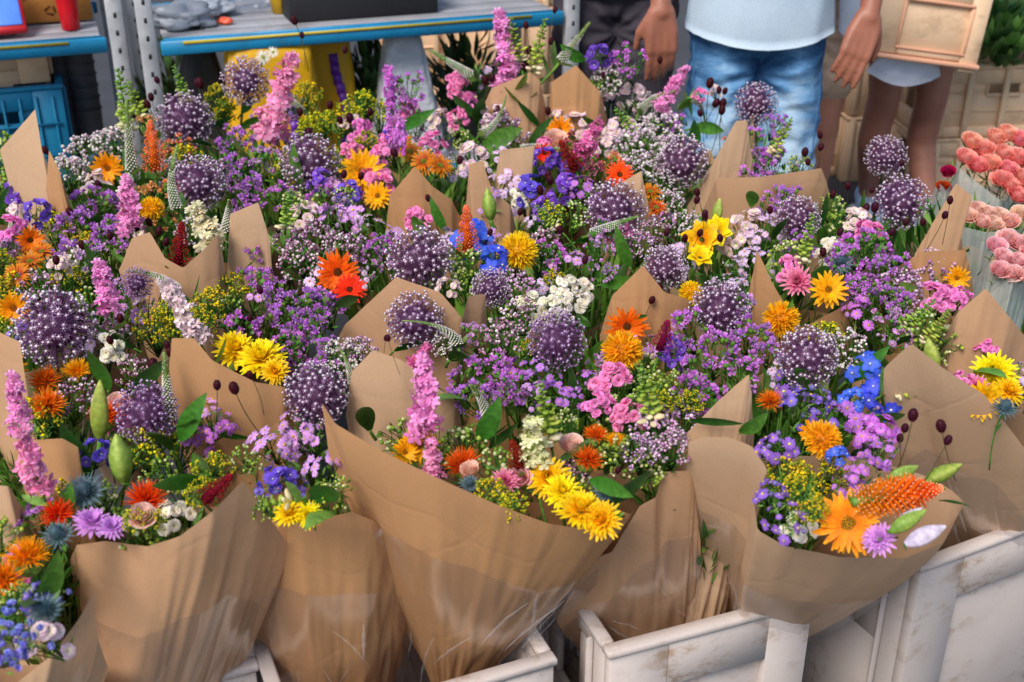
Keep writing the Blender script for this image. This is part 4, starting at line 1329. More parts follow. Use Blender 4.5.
# red cup
P = atZ(71, 27, ZS); b = MB(); rows = []
for z, r in ((0, .024), (.002, .026), (.06, .029), (.12, .032), (.124, .033), (.122, .030), (.02, .026), (.018, .001)):
    rows.append([Vector((math.cos(2*PI*k/24)*r, math.sin(2*PI*k/24)*r, z)) for k in range(24)])
b.grid(rows, (.5,)*3, 0, True)
c_ = link('cup', b.mesh('cup', [mat_plain('red_plastic', hexc('#c80c1c'), .35, .5)])); c_.location = (P.x, P.y, ZS-.006); tag(c_, 'tall red plastic cup in front of the cardboard box', 'cup')
# tablet terminal
P = atZ(4, 38, ZS); t = thing('tablet', 'blue screened tablet in a red case lying on the left shelf', 'tablet', (P.x-.01, P.y, ZS-.005), ty+.05)
rt_ = Matrix.Rotation(math.radians(38), 3, 'X')
b = MB(); b.box((0, .07, .068), (.15, .17, .022), (.5,)*3, 0, rt_, .006); link('case', b.mesh('case', [mat_plain('red_rubber', hexc('#b81420'), .5, .4)]), t)
b = MB(); b.box(Vector((0, .07, .068))+rt_ @ Vector((0, .004, .013)), (.13, .145, .006), (.5,)*3, 0, rt_, .003); link('screen', b.mesh('screen', [mat_plain('blue_screen', hexc('#5c8cf0'), .2, .6)]), t)
b = MB(); b.box((0, .085, .012), (.10, .07, .024), (.5,)*3, 0, None, .006); link('stand', b.mesh('stand', [M_DARK]), t)
# things on the right shelf
P = atZ(365, 17, ZS+.0); b = MB(); t = thing('black_bin', 'long black plastic bin standing on the right shelf', 'bin', (P.x, P.y+.02, ZS-.006), ty)
for c, s in (((0, .006, .07), (.46, .012, .14)), ((0, .274, .07), (.46, .012, .14)), ((-.224, .14, .07), (.012, .256, .14)), ((.224, .14, .07), (.012, .256, .14)), ((0, .14, .006), (.436, .256, .01))): b.box(c, s, (.5,)*3, 0, None, .003)
link('body', b.mesh('body', [M_DARK]), t)
b = MB(); 
for c, s in (((0, -.006, .135), (.48, .014, .014)), ((0, .286, .135), (.48, .014, .014)), ((-.236, .14, .135), (.014, .277, .013)), ((.236, .14, .135), (.014, .277, .013))): b.box(c, s, (.5,)*3, 0, None, .003)
link('rim', b.mesh('rim', [M_DARK]), t)
def lump(name, label, cat, P, size, mat, seed, rough=.3, rz=0, lvl=3, parent=None):
    vs, fs = ico(lvl); b = MB(); vv = []
    for p in vs:
        k = 1+rough*noise.noise(p*1.8+Vector((seed, 0, 0)))+rough*.6*(1-abs(noise.noise(p*3.7+Vector((0, seed, 0))))*2.5)*.5
        q = Vector((p.x*size[0]/2, p.y*size[1]/2, p.z*size[2]/2))*k; vv.append(q+Vector((0, 0, size[2]*.42)))
    zm = min(q.z for q in vv)
    vv = [Vector((q.x, q.y, max(0, q.z))) for q in vv]
    b.add(vv, fs, [(.5,)*3]*len(vv)); o = link(name, b.mesh(name, [mat]), parent); o.location = P; o.rotation_euler = (0, 0, rz)
    if label: tag(o, label, cat)
    return o
M_GSH = mat_plain('grey_sheet', hexc('#8f949c'), .45, .5, var=.15, bs=12, bumpd=.01)
Z0 = Vector((0, 0, -.006))
lump('grey_sack', 'crumpled grey plastic sack lying left on the right shelf', 'sack', atZ(180, 24, ZS)+Z0, (.19, .14, .07), M_GSH, 3, .5)
lump('grey_sack', 'small pale grey sack bunched beside the bigger one on the shelf', 'sack', atZ(210, 12, ZS)+Z0, (.13, .16, .06), mat_plain('pale_grey_sheet', hexc('#b4b8be'), .4, .5, bs=14, bumpd=.01), 8, .5)
lump('orange_scrap', 'little orange red scrap lying near the shelf edge', 'scrap', atZ(225, 22, ZS)+Z0, (.045, .028, .022), mat_plain('orange_skin', hexc('#f0603a'), .4, .5), 5, .25)
lump('clear_wrap', 'crumpled clear wrapping film on the shelf left of the bin', 'plastic wrap', atZ(255, 6, ZS)+Z0, (.15, .13, .07), CELLO, 9, .6)
P = atZ(282, 10, ZS); b = MB(); rows = [[Vector((math.cos(2*PI*k/20)*r, math.sin(2*PI*k/20)*r, z)) for k in range(20)] for z, r in ((0, .001), (0, .03), (.06, .037), (.07, .04), (.068, .035), (.05, .033), (.05, .001))]
b.grid(rows, (.5,)*3, 0, True); o = link('pot', b.mesh('pot', [mat_plain('yellow_plastic', hexc('#d8a818'), .4, .4)])); o.location = P+Z0; tag(o, 'small yellow pot beside the black bin on the shelf', 'pot')
# below the right shelf: yellow bags, black bag, grey sleeve, green plants (on the lower shelf)
ZL = ZS-.46
def low(px, Y): p = atY(px, 90, Y); return Vector((p.x, Y, ZL-.007))
M_YB = mat_plain('yellow_bag', hexc('#d9a312'), .5, .35, nscale=5, var=.1, bs=9, bumpd=.01)
def sack(name, label, P, w, d, h, mat, seed, taper=.75, rz=ty, cat='bag', top=.9):
    rows = []
    for i in range(15):
        t = i/14; ww = w/2*(1-(1-taper)*t)*(1 if t < .97 else .2); dd = d/2*(1-.5*t)*(1 if t < .97 else .2)
        row = []
        for k in range(40):
            a = 2*PI*k/40; c, s = math.cos(a), math.sin(a); e = .55
            x = math.copysign(abs(c)**e, c)*ww; y = math.copysign(abs(s)**e, s)*dd; f = 1+.06*foldnoise(a, t, seed)
            row.append(Vector((x*f, y*f, h*t+(.015*noise.noise(Vector((a, seed, 0))) if t > .8 else 0))))
        rows.append(row)
    b = MB(); b.grid([[Vector((0, 0, 0.0))]*40]+rows+[[Vector((0, 0, h*.97))]*40], (.5,)*3, 0, True)
    t = thing(name, label, cat, P, rz); link('sack_body', b.mesh('sack_body', [mat]), t); return t
M_RIB = mat_plain('purple_ribbon', hexc('#6a2a9a'), .4, .5)
for px, Y, lab, w in ((272, 3.52, 'yellow bag tied with a purple ribbon under the right shelf, behind the high allium', .30), (325, 3.72, 'yellow bag with an upright purple ribbon beside the grey flower sleeve', .20)):
    t = sack('yellow_bag', lab, low(px, Y), w, .16, .445, M_YB, px*.1, .8)
    b = MB(); 
    for i in range(9):
        z = .10+.03*i; b.box((.035+.012*math.sin(i*.6), -.085+.035*(i/9), z), (.026, .004, .034), rot=Matrix.Rotation(-.1, 3, 'X'))
    link('ribbon', b.mesh('ribbon', [M_RIB]), t)
sack('black_bag', 'black bag narrowing to a peak between the steel posts and the yellow bags', low(203, 3.55), .27, .16, .47, M_DARK, 4.4, .22)
t = sack('flower_sleeve', 'empty grey translucent flower sleeve under the blue shelf', low(405, 3.75), .26, .14, .42, mat_plain('grey_film', hexc('#cfd2d6'), .25, .7, bs=14, bumpd=.03), 2.2, .4, cat='sleeve')
def greens(name, label, P, n, rad, h, cols, big=.09, cat='plant', pot=True, narrow=.02):
    t = thing(name, label, cat, P)
    b = MB()
    for k in range(n):
        a = R.uniform(0, 2*PI); q = math.sqrt(R.random())*rad; z = h*R.uniform(.35, 1)
        d = Vector((math.cos(a)*(.5+q*3), math.sin(a)*(.5+q*3), R.uniform(-.2, .9)))
        leafblade(b, Vector((q*math.cos(a), q*math.sin(a), z*(1-.4*q/rad))), d, Vector((0,0,1)), big*R.uniform(.5, 1.2), narrow*R.uniform(.7, 1.5), R.choice(cols), 4, R.uniform(.2, 1.2))
    link('leaves', b.mesh('leaves', [LEAF]), t)
    if pot:
        b = MB(); rows = [[Vector((math.cos(2*PI*k/20)*r, math.sin(2*PI*k/20)*r, z)) for k in range(20)] for z, r in ((0, .001), (0, rad*.45), (h*.35, rad*.6), (h*.35, rad*.5), (h*.3, .001))]
        b.grid(rows, (.5,)*3, 0, True); link('pot', b.mesh('pot', [M_DARK]), t)
    return t
DG = [hexc('#24401c'), hexc('#31552a'), hexc('#1c3016'), hexc('#3f6a38')]
greens('potted_plant', 'dark leafy pot plant right behind the steel trolley posts', low(172, 3.6), 260, .09, .40, DG)
greens('potted_plant', 'dark leafy pot plant between the yellow bag and the grey sleeve', low(372, 3.85), 260, .10, .40, DG)
greens('potted_plant', 'dark leafy pot plant under the right end of the blue shelf', low(470, 3.95), 260, .12, .36, DG)
# left lower shelf
P = low(8, 3.42); P.z = .72
BLUE = crate('blue_crate', 'blue plastic crate on the lower shelf at the left edge', Vector((P.x-.22, P.y-.08, .745)), ty, .38, .28, .30, M_BLUE, None)
def ribbed(t, W, H, mat, n=6):
    b = MB()
    for k in range(n): b.box((.03+(W-.06)*k/(n-1), -.004, H/2-.01), (.006, .008, H-.04), (.5,)*3, 0, None, .001)
    for z in (H*.3, H*.62): b.box((W/2, -.0055, z), (W-.03, .006, .006))
    link('rib', b.mesh('rib', [mat]), t)
ribbed(BLUE, .38, .30, M_BLUE, 8)
crate('beige_crate', 'shallow beige plastic crate standing on the blue one below the left shelf', Vector((P.x-.22, P.y-.04, .86)), ty, .34, .26, .115, M_BEIGE, None)
# stacked steel posts behind the left trolley
TB0 = TL1+tyv*.75-tx*1.0+Vector((0, 0, -.25))
trolley('third steel trolley standing in the dark behind the left one', TB0, ty, .86, .5)
M_DG = mat_plain('dark_grey_plastic', hexc('#4a4a4e'), .6, .3)
for px, Y, hh, lab in ((62, 3.62, .80, 'dark grey bucket stack nearest the blue crate'), (84, 3.62, .84, 'dark grey bucket stack beside the steel post')):
    p = atY(px, 90, Y); t = thing('bucket_stack', lab, 'bucket stack', (p.x, Y, ZL-.007), 0, 'grey bucket stacks under the left shelf')
    for k in range(6):
        b = MB(); rows = [[Vector((math.cos(2*PI*j/20)*r, math.sin(2*PI*j/20)*r, z+k*.035)) for j in range(20)] for z, r in ((0, .034), (.20, .042), (.205, .046), (.20, .039), (.02, .032), (.02, .001))]
        b.grid(rows, (.5,)*3, 0, True); link('bucket', b.mesh('bucket', [M_DG]), t)
# ------------------------------------------------------------------ beige crates behind on the right, and in the middle
GB = 'beige crates stacked behind the customers'
def ribs_front(t, W, H, mat):
    b = MB()
    for k in range(5): b.box((.02+(W-.04)*k/4, -.008, H/2), (.022, .016, H-.01), (.5,)*3, 0, None, .003)
    link('rib', b.mesh('rib', [mat]), t)
n = 0
labs = iter(['beige crate lower behind the bare legs', 'beige crate upper behind the bare legs', 'beige crate lower left of the bare legs', 'beige crate upper left of the bare legs, behind the jeans', 'beige crate low under the green plants, behind the coral roses', 'beige crate directly under the green plants on the right',
             'beige crate low behind the dark trousers', 'pale beige crate on top behind the dark trousers', 'beige crate low under the black bin trolley', 'beige crate upper under the black bin trolley'])
for px, Y, nn in ((905, 4.75, 2), (828, 4.8, 2), (985, 4.45, 2), (548, 4.6, 2), (440, 4.75, 2)):
    p = atY(px-5, 100, Y)
    for k in range(nn):
        H = .275 if px > 600 else .40
        t = crate('flower_crate', next(labs), Vector((p.x-.20, Y+(.01*k), H*(k+1)+.003*k)), math.radians(4 if px > 600 else 10), .42 if px != 985 else .6, .32, H, M_BEIGE, GB); ribs_front(t, .42 if px != 985 else .6, H, M_BEIGE)
p = atY(1005, 30, 4.5); greens('fern', 'bright green ferny plant spread on the beige crates at the upper right', Vector((p.x, 4.62, .54)), 1200, .34, .22, [hexc('#3f7230'), hexc('#2f5c2a'), hexc('#5a8c3a'), hexc('#244a26')], .10, pot=False, narrow=.035)
p = atY(960, 8, 4.9)
# ------------------------------------------------------------------ people
def remeshed(b, name, mat, voxel=.008, sm=6, amp=0, sc=8, seed=0, strch=(1,1,1)):
    me = b.mesh(name, [mat]); o = bpy.data.objects.new('tmp', me); COL.objects.link(o)
    m = o.modifiers.new('r', 'REMESH'); m.mode = 'VOXEL'; m.voxel_size = voxel; m.use_smooth_shade = True
    s = o.modifiers.new('s', 'SMOOTH'); s.iterations = sm; s.factor = .6
    dg = bpy.context.evaluated_depsgraph_get(); out = bpy.data.meshes.new_from_object(o.evaluated_get(dg)); bpy.data.objects.remove(o)
    out.name = name
    if amp:
        nv = len(out.vertices); co = [0]*(nv*3)
        for i, v in enumerate(out.vertices):
            q = Vector((v.co.x*strch[0], v.co.y*strch[1], v.co.z*strch[2]))*sc+Vector((seed, 0, 0))
            f = (1-abs(noise.noise(q))*2.2)*.6+noise.noise(q*2.1)*.5; w = v.co+v.normal*(f*amp); co[i*3:i*3+3] = w
        out.vertices.foreach_set('co', co); out.update()
    out.materials.clear(); out.materials.append(mat)
    return out
def cap(b, pts, rs, sides=20):
    pts = [Vector(p) for p in pts]
    for i in range(len(pts)-1): b.tube([pts[i], pts[i+1]], rs[i], rs[i+1], (.5,)*3, sides)
    for p, r in zip(pts, rs): b.bead(p, r*.995, (.5,)*3, 0, 2)
def ell(b, c, s): b.bead(Vector(c), 1.0, (.5,)*3, 0, 2, s)
def hand(b, wr, tipdir, back, thumb, s=1.0, curl=.35):
    """wrist point, direction of the fingers, back-of-hand normal, side of the thumb (+1/-1)"""
    d = Vector(tipdir).normalized(); nb = Vector(back); nb = (nb-d*nb.dot(d)).normalized(); sd = d.cross(nb).normalized()*thumb
    wr = Vector(wr)
    for i, off in enumerate((-.030, -.011, .009, .029)):
        cap(b, [wr+sd*off*.6*s, wr+d*.045*s+sd*off*.9*s, wr+d*.092*s+sd*off*1.0*s], [.017*s, .0165*s, .0125*s], 14)
    L = [(.029, .075), (.009, .083), (-.011, .078), (-.030, .060)]
    for i, (off, ln) in enumerate(L):
        p = wr+d*.092*s+sd*off*s; dd = d+sd*off*1.5; dd.normalize(); pts = [p]; a = curl*(.55+.18*i)
        for k, fr in enumerate((.42, .32, .26)):
            q = Matrix.Rotation(-a if True else a, 3, sd*thumb); dd = (dd-nb*math.sin(a*.8)).normalized(); pts.append(pts[-1]+dd*ln*fr*s)
        cap(b, pts, [.0098*s, .0090*s, .0082*s, .0070*s], 12)
    p = wr+d*.022*s+sd*.030*s-nb*.006*s
    cap(b, [wr+sd*.012*s, p, p+(d*.75+sd*.6-nb*.3).normalized()*.034*s, p+(d*.75+sd*.6-nb*.3).normalized()*.034*s+(d*.95+sd*.15-nb*.3).normalized()*.040*s], [.018*s, .0165*s, .0115*s, .0085*s], 12)
SK = {}
def skin(name, col): 
    m, nt, b, out = newmat(name); n = noisen(nt, 14, 4); c = ramp(nt, n, [(.3, tuple(x*.82 for x in col)), (.7, tuple(x*1.1 for x in col))]); nt.links.new(c, b.inputs['Base Color'])
    b.inputs['Roughness'].default_value = .5; b.inputs['Subsurface Weight'].default_value = .12; b.inputs['Subsurface Radius'].default_value = (.02,.008,.004); bump(nt, noisen(nt, 120, 3), b, .0006); return m
def cloth(name, c0, c1, sc=(1,1,1), ns=7, fine=400, bumpd=.0006):
    m, nt, b, out = newmat(name); n = noisen(nt, ns, 5, sc=sc, rough=.6); c = ramp(nt, n, [(.32, c0), (.68, c1)])
    n2 = noisen(nt, fine, 2); c2 = ramp(nt, n2, [(.3, (.85,)*3), (.7, (1.1,)*3)]); mm = N(nt, 'ShaderNodeMix', data_type='RGBA', blend_type='MULTIPLY'); mm.inputs[0].default_value = 1
    nt.links.new(c, mm.inputs[6]); nt.links.new(c2, mm.inputs[7]); nt.links.new(mm.outputs[2], b.inputs['Base Color']); b.inputs['Roughness'].default_value = .85; b.inputs['Specular IOR Level'].default_value = .2; bump(nt, n2, b, bumpd); return m
def person(label, X, Y, arms, legs, skinm, hairc, shirt, pants, shoe, half=.17, hands=True, voxel=.009, shoulder=1.44, pants_hem=.08, pants_r=(.098, .078, .068), shirt_hem=.93, sleeve=.5, topz=1.76, torso=.165, hem2=None):
    t = thing('person', label, 'person', (X, Y, 0)); O = Vector((X, Y, 0)); b = MB()
    L = [[Vector(p)-O for p in l] for l in legs]; A = [[Vector(p)-O for p in a] for a in arms]
    for l in L: cap(b, l, [.085, .056, .054, .036]); cap(b, [l[3], l[3]+Vector((0, -.03, -.045)), l[3]+Vector((0, -.14, -.055))], [.038, .036, .026])
    ell(b, (0, 0, .96), (half*.92, .115, .13)); ell(b, (0, 0, 1.15), (torso*.85, .10, .2)); ell(b, (0, 0, 1.33), (torso*1.05, .115, .17)); cap(b, [(0, 0, 1.40), (0, -.005, topz-.20)], [.075, .055])
    for s, a in zip((-1, 1), A):
        cap(b, [(s*torso*.6, 0, shoulder-.02), a[0]], [.07, .058]); cap(b, a[:3], [.056, .042, .027])
    ell(b, (0, -.01, topz-.115), (.074, .092, .115)); ell(b, (0, -.035, topz-.17), (.052, .06, .055)); cap(b, [(0, -.095, topz-.115), (0, -.113, topz-.145)], [.010, .014])
    for s in (-1, 1): ell(b, (s*.076, 0, topz-.125), (.012, .02, .032)); ell(b, (s*.030, -.088, topz-.112), (.014, .010, .009))
    cap(b, [(-.022, -.091, topz-.185), (.022, -.091, topz-.185)], [.007, .007])
    if hands:
        for s, a in zip((-1, 1), A):
            hd = (a[3]-a[2]); hand(b, a[2], hd, a[4]+O if len(a) > 4 else Vector((0,-1,0)), (1 if s < 0 else -1), 1.12)
    link('body', remeshed(b, 'body', skinm, voxel if hands else .012, 4 if hands else 6), t)
    h = MB(); ell(h, (0, .018, topz-.09), (.083, .092, .105)); ell(h, (0, .045, topz-.15), (.07, .06, .08)); link('hair', remeshed(h, 'hair', mat_plain('hair'+label[:4], hairc, .6, .3, nscale=60, var=.4, bs=150, bumpd=.003), .012, 2), t)
    for s in (-1, 1):
        e = MB(); ell(e, (s*.030, -.0965, topz-.112), (.009, .004, .005)); link('eye', e.mesh('eye', [M_DARK]), t)
    p = MB()
    for l in L:
        k = [l[0], l[1]]; rr = [pants_r[0], pants_r[1]]
        if pants_hem < .3: k += [l[2], Vector((l[3].x, l[3].y, pants_hem+.02))]; rr += [pants_r[2]+.006, pants_r[2]]
        else:
            f = (l[0].z-pants_hem)/(l[0].z-l[1].z); k = [l[0], l[0].lerp(l[1], f)]; rr = [pants_r[0], pants_r[0]*.95]
        cap(p, k, rr)
    ell(p, (0, .005, .93), (half*1.06, .135, .115)); p.tube([(0, 0, .92), (0, 0, 1.04)], half, half*.93, (.5,)*3, 32)
    # flatten the waist ring front to back
    ps = remeshed(p, 'trousers', pants, .008, 4, .011, 9, X*3, (1, 1, 1.7))
    for v in ps.vertices:
        if v.co.z > .86: v.co.y *= 1-.28*min(1, (v.co.z-.86)/.08)
    for v in ps.vertices:      # creases that run out from the crotch
        dx, dz = abs(v.co.x), v.co.z-.80
        if v.co.y < 0: v.co.y += .006*math.sin(math.atan2(dz, dx+.01)*11+X*5)*math.exp(-((dx*dx+dz*dz)**.5-.07)**2/.008)
    link('trousers', ps, t)
    q = MB(); rows = []
    for i in range(22):
        u = i/21; z = shirt_hem+(1.42-shirt_hem)*u; w = half*1.10*(1-u)+torso*1.12*u-.02*math.sin(PI*u); d = .152*(1-u)+.132*u+.006*math.sin(u*9)
        row = []
        for k in range(56):
            a = 2*PI*k/56; c, s = math.cos(a), math.sin(a); e = .8; zz = z+(hem2(c, s) if hem2 and u < .35 else 0)*(1-u/.35 if u < .35 else 0)
            f = 1+.035*foldnoise(a, u*.7, X)*(1-.5*u); row.append(Vector((math.copysign(abs(c)**e, c)*w*f, math.copysign(abs(s)**e, s)*d*f, zz)))
        rows.append(row)
    for zz, kf in ((1.46, .9), (1.49, .62), (1.505, .42)): rows.append([Vector((math.cos(2*PI*k/56)*torso*kf, math.sin(2*PI*k/56)*.11*kf, zz)) for k in range(56)])
    q.grid([[p*1 for p in rows[0]]]+rows, (.5,)*3, 0, True)
    for s, a in zip((-1, 1), A):
        end = a[0].lerp(a[1], sleeve); q.tube([Vector((s*torso*.75, 0, shoulder-.03)), a[0], end], .078, .068, (.5,)*3, 24)
    sh = link('shirt', q.mesh('shirt', [shirt]), t); md = sh.modifiers.new('t', 'SOLIDIFY'); md.thickness = .003
    for l in L:
        m = MB(); f = l[3]; gx = f.x*1.0
        ell(m, (f.x, f.y-.07, .045), (.047, .145, .045)); ell(m, (f.x, f.y+.01, .075), (.045, .06, .05)); so_ = MB(); so_.box((f.x, f.y-.07, .012), (.092, .285, .022), (.5,)*3, 0, None, .01)
        s_ = link('shoe', remeshed(m, 'shoe', shoe, .008, 4), t); link('sole', so_.mesh('sole', [mat_plain('sole', hexc('#d8d8d8'), .6, .3)]), s_)
    return t
V = Vector
def denim():
    m, nt, b, out = newmat('blue_denim'); tc = N(nt, 'ShaderNodeTexCoord'); sp = N(nt, 'ShaderNodeSeparateXYZ'); nt.links.new(tc.outputs['Object'], sp.inputs[0])
    def M(op, a, c=None, v=None):
        n = N(nt, 'ShaderNodeMath', operation=op); nt.links.new(a, n.inputs[0])
        if c is not None: nt.links.new(c, n.inputs[1])
        elif v is not None: n.inputs[1].default_value = v
        return n.outputs[0]
    d = M('ABSOLUTE', M('SUBTRACT', M('ABSOLUTE', sp.outputs[0]), v=.105)); wear = M('SUBTRACT', M('MULTIPLY', M('SUBTRACT', d, v=.075), v=-11), v=-.0)
    zf = M('MULTIPLY', M('SUBTRACT', sp.outputs[2], v=.80), v=-2.2)   # thighs are washed paler than the hips
    n = noisen(nt, 9, 5, sc=(1, 1, 2.6), rough=.65); w = M('ADD', M('ADD', M('MULTIPLY', wear, v=.45), zf), M('MULTIPLY', M('SUBTRACT', n, v=.5), v=1.5))
    c = ramp(nt, w, [(-0.0, hexc('#3a648e')), (.3, hexc('#6493bd')), (.75, hexc('#b0cadd'))])
    n2 = noisen(nt, 450, 2); c2 = ramp(nt, n2, [(.3, (.86,)*3), (.7, (1.1,)*3)]); mm = N(nt, 'ShaderNodeMix', data_type='RGBA', blend_type='MULTIPLY'); mm.inputs[0].default_value = 1
    nt.links.new(c, mm.inputs[6]); nt.links.new(c2, mm.inputs[7]); nt.links.new(mm.outputs[2], b.inputs['Base Color']); b.inputs['Roughness'].default_value = .85; b.inputs['Specular IOR Level'].default_value = .2
    bump(nt, noisen(nt, 16, 4, sc=(1, 1, 2)), b, .012, .5); return m
YM = 3.45; xm = .70
wr1 = atY(661, 12, 3.32); tp1 = atY(661, 96, 3.30); wr2 = atY(869, 18, 3.32); tp2 = atY(841, 92, 3.25)
SKM = skin('tanned_skin', hexc('#9c614a')); JEANS = denim() if 1 else cloth('blue_denim', hexc('#2f5a88'), hexc('#7ba2c4'), (1.6, 1, .8), 5, 500, .0008)
TEE = cloth('pale_blue_cotton', hexc('#a9bccb'), hexc('#bccbd7'), ns=4)
person('man in a pale blue t-shirt and faded blue jeans with both hands hanging down', xm, YM,
       [[V((xm-.225, YM, 1.43)), V((xm-.30, YM-.02, 1.20)), wr1, tp1, V((.15, -1, .1))], [V((xm+.225, YM, 1.43)), V((xm+.31, YM-.01, 1.20)), wr2, tp2, V((.1, -1, .25))]],
       [[V((xm-.090, YM, .86)), V((xm-.112, YM-.02, .50)), V((xm-.11, YM+.01, .33)), V((xm-.11, YM+.02, .09))], [V((xm+.090, YM, .86)), V((xm+.118, YM-.02, .50)), V((xm+.125, YM+.01, .33)), V((xm+.13, YM+.02, .09))]],
       SKM, hexc('#3a2a20'), TEE, JEANS, mat_plain('grey_canvas', hexc('#6a6a70'), .8, .2), half=.188, voxel=.0058, torso=.20, shirt_hem=.885, pants_r=(.1, .082, .072), topz=1.80, sleeve=.55,
       hem2=lambda c, s: .035*abs(c)**1.5)
man = [o for o in bpy.data.objects if o.get('category') == 'person'][0]; tr = [o for o in man.children if o.name.startswith('trousers')][0]
from mathutils.bvhtree import BVHTree
bv = BVHTree.FromPolygons([v.co for v in tr.data.vertices], [tuple(p.vertices) for p in tr.data.polygons])
def seam(pts, r=.0022, name='seam', col=hexc('#2c5078')):
    out = []
    for x, z in pts:
        h = bv.ray_cast(Vector((x, -1, z)), Vector((0, 1, 0)))[0]
        if h: out.append(h+Vector((0, -.001, 0)))
    if len(out) > 1: b = MB(); b.tube(out, r, r, (.5,)*3, 6); link(name, b.mesh(name, [SEAM]), tr)
SEAM = mat_plain('denim_seam', hexc('#46719c'), .85, .2)
seam([(.0+.002*math.sin(k), .89-.008*k) for k in range(10)], .003); seam([(.03-.0004*k*k, .89-.009*k) for k in range(8)], .0016)
for s_ in (-1, 1): seam([(s_*(.185-.001*k), .88-.03*k) for k in range(12)], .0022)
for s_ in (-1, 1): seam([(s_*(.075+.011*k), .955-.0009*k*k*1.0-.002*k) for k in range(9)]); seam([(s_*.055, .985-.006*k) for k in range(8)], .005, 'belt_loop')
YB = 3.98; xb = .335
person('person in dark charcoal trousers standing behind the long trolley end', xb, YB,
       [[V((xb-.22, YB, 1.42)), V((xb-.27, YB-.03, 1.22)), V((xb-.25, YB-.18, 1.10)), V((xb-.2, YB-.3, 1.08))], [V((xb+.22, YB, 1.42)), V((xb+.27, YB-.03, 1.22)), V((xb+.25, YB-.18, 1.10)), V((xb+.2, YB-.3, 1.08))]],
       [[V((xb-.09, YB, .90)), V((xb-.10, YB-.02, .50)), V((xb-.10, YB, .33)), V((xb-.10, YB+.02, .09))], [V((xb+.09, YB, .90)), V((xb+.10, YB-.02, .50)), V((xb+.10, YB, .33)), V((xb+.10, YB+.02, .09))]],
       skin('fair_skin', hexc('#d6a080')), hexc('#2a2018'), cloth('grey_jersey', hexc('#3c3a40'), hexc('#4a474e')), cloth('charcoal_twill', hexc('#332e36'), hexc('#443e46')), M_DARK, half=.175, hands=False, pants_r=(.115, .09, .08), shirt_hem=1.0, topz=1.74)
YC = 4.15
kL, kR = atY(884, 98, YC-.03), atY(931, 100, YC-.03); aL, aR = atY(868, 190, YC+.22), atY(927, 214, YC-.1); xc = (kL.x+kR.x)/2-.0
BSK = skin('brown_skin', hexc('#a9705a'))
person('person with bare brown legs carrying a beige crate in front of the body', xc, YC,
       [[V((xc-.24, YC, 1.42)), V((xc-.31, YC-.05, 1.16)), V((xc-.22, YC-.30, 1.02)), V((xc-.2, YC-.38, 1.02))], [V((xc+.24, YC, 1.42)), V((xc+.31, YC-.05, 1.16)), V((xc+.23, YC-.30, 1.02)), V((xc+.2, YC-.38, 1.02))]],
       [[V((kL.x-.0, YC, .90)), kL, V((kL.x-.005, YC+.02, .36)), V((aL.x, aL.y, .09))], [V((kR.x+.0, YC, .90)), kR, V((kR.x+.005, YC+.02, .36)), V((aR.x, aR.y, .09))]],
       BSK, hexc('#181210'), cloth('navy_cotton', hexc('#141a36'), hexc('#1e2646')), cloth('navy_shorts', hexc('#161c34'), hexc('#20284a')), cloth('pale_blue_canvas', hexc('#8fa4c4'), hexc('#b4c4dc')), half=.185, hands=False, pants_hem=.72, pants_r=(.098, .09, .09), shirt_hem=.86, torso=.20, topz=1.78)
YD = 3.95; kd = atY(824, 95, YD); xd = kd.x-.07
person('person whose single bare leg shows just right of the blue jeans', xd, YD,
       [[V((xd-.2, YD, 1.38)), V((xd-.24, YD, 1.18)), V((xd-.23, YD-.15, 1.10)), V((xd-.2, YD-.2, 1.08))], [V((xd+.2, YD, 1.38)), V((xd+.25, YD, 1.14)), V((xd+.23, YD-.08, .98)), V((xd+.2, YD-.1, .9))]],
       [[V((xd-.08, YD, .88)), V((xd-.075, YD-.02, .50)), V((xd-.075, YD, .33)), V((xd-.075, YD+.02, .09))], [V((xd+.08, YD, .88)), V((kd.x, YD-.02, .50)), V((kd.x, YD, .33)), V((kd.x-.01, YD+.02, .09))]],
       skin('warm_skin', hexc('#b87a60')), hexc('#5a3a20'), cloth('white_cotton', hexc('#c8ccd4'), hexc('#dde0e6')), cloth('sand_linen', hexc('#c8a488'), hexc('#d6b498')), mat_plain('tan_leather', hexc('#9a6a48'), .5, .4), half=.16, hands=False, pants_hem=.66, pants_r=(.1, .09, .08), shirt_hem=.95, topz=1.68)
# carried crate, bags
p0 = atY(868, 60, 3.80); p1 = atY(975, 74, 3.80)
t = thing('carried_crate', 'beige plastic crate with a recessed panel, carried by the person with bare legs', 'crate', (0,0,0))
ex = (p1-p0).normalized(); ez = V((ex.z*-1, 0, ex.x)).normalized(); ez = (ez+V((0, .12, 0))).normalized(); ey = ez.cross(ex); Wc = (p1-p0).length; Hc = .30
def lc(x, y, z): return p0+ex*x+ey*y+ez*z
rotm = Matrix((ex, ey, ez)).transposed()
b = MB()
def cb(x0, x1, y0, y1, z0, z1, bv=.004): b.box(lc((x0+x1)/2, (y0+y1)/2, (z0+z1)/2), (x1-x0, y1-y0, z1-z0), (.5,)*3, 0, rotm, bv)
cb(0, .085, 0, .02, .03, Hc); cb(Wc-.06, Wc, 0, .02, .0, Hc); cb(.085, Wc-.06, 0, .02, .03, .055); cb(.085, Wc-.06, 0, .02, .20, Hc); cb(.08, Wc-.055, .010, .017, .05, .205)
cb(0, .02, .021, .24, .03, Hc); cb(Wc-.02, Wc, .021, .24, .0, Hc); cb(0, Wc, .24, .26, .01, Hc); cb(.021, Wc-.021, .021, .239, .03, .045)
link('body', b.mesh('body', [M_BEIGE]), t)
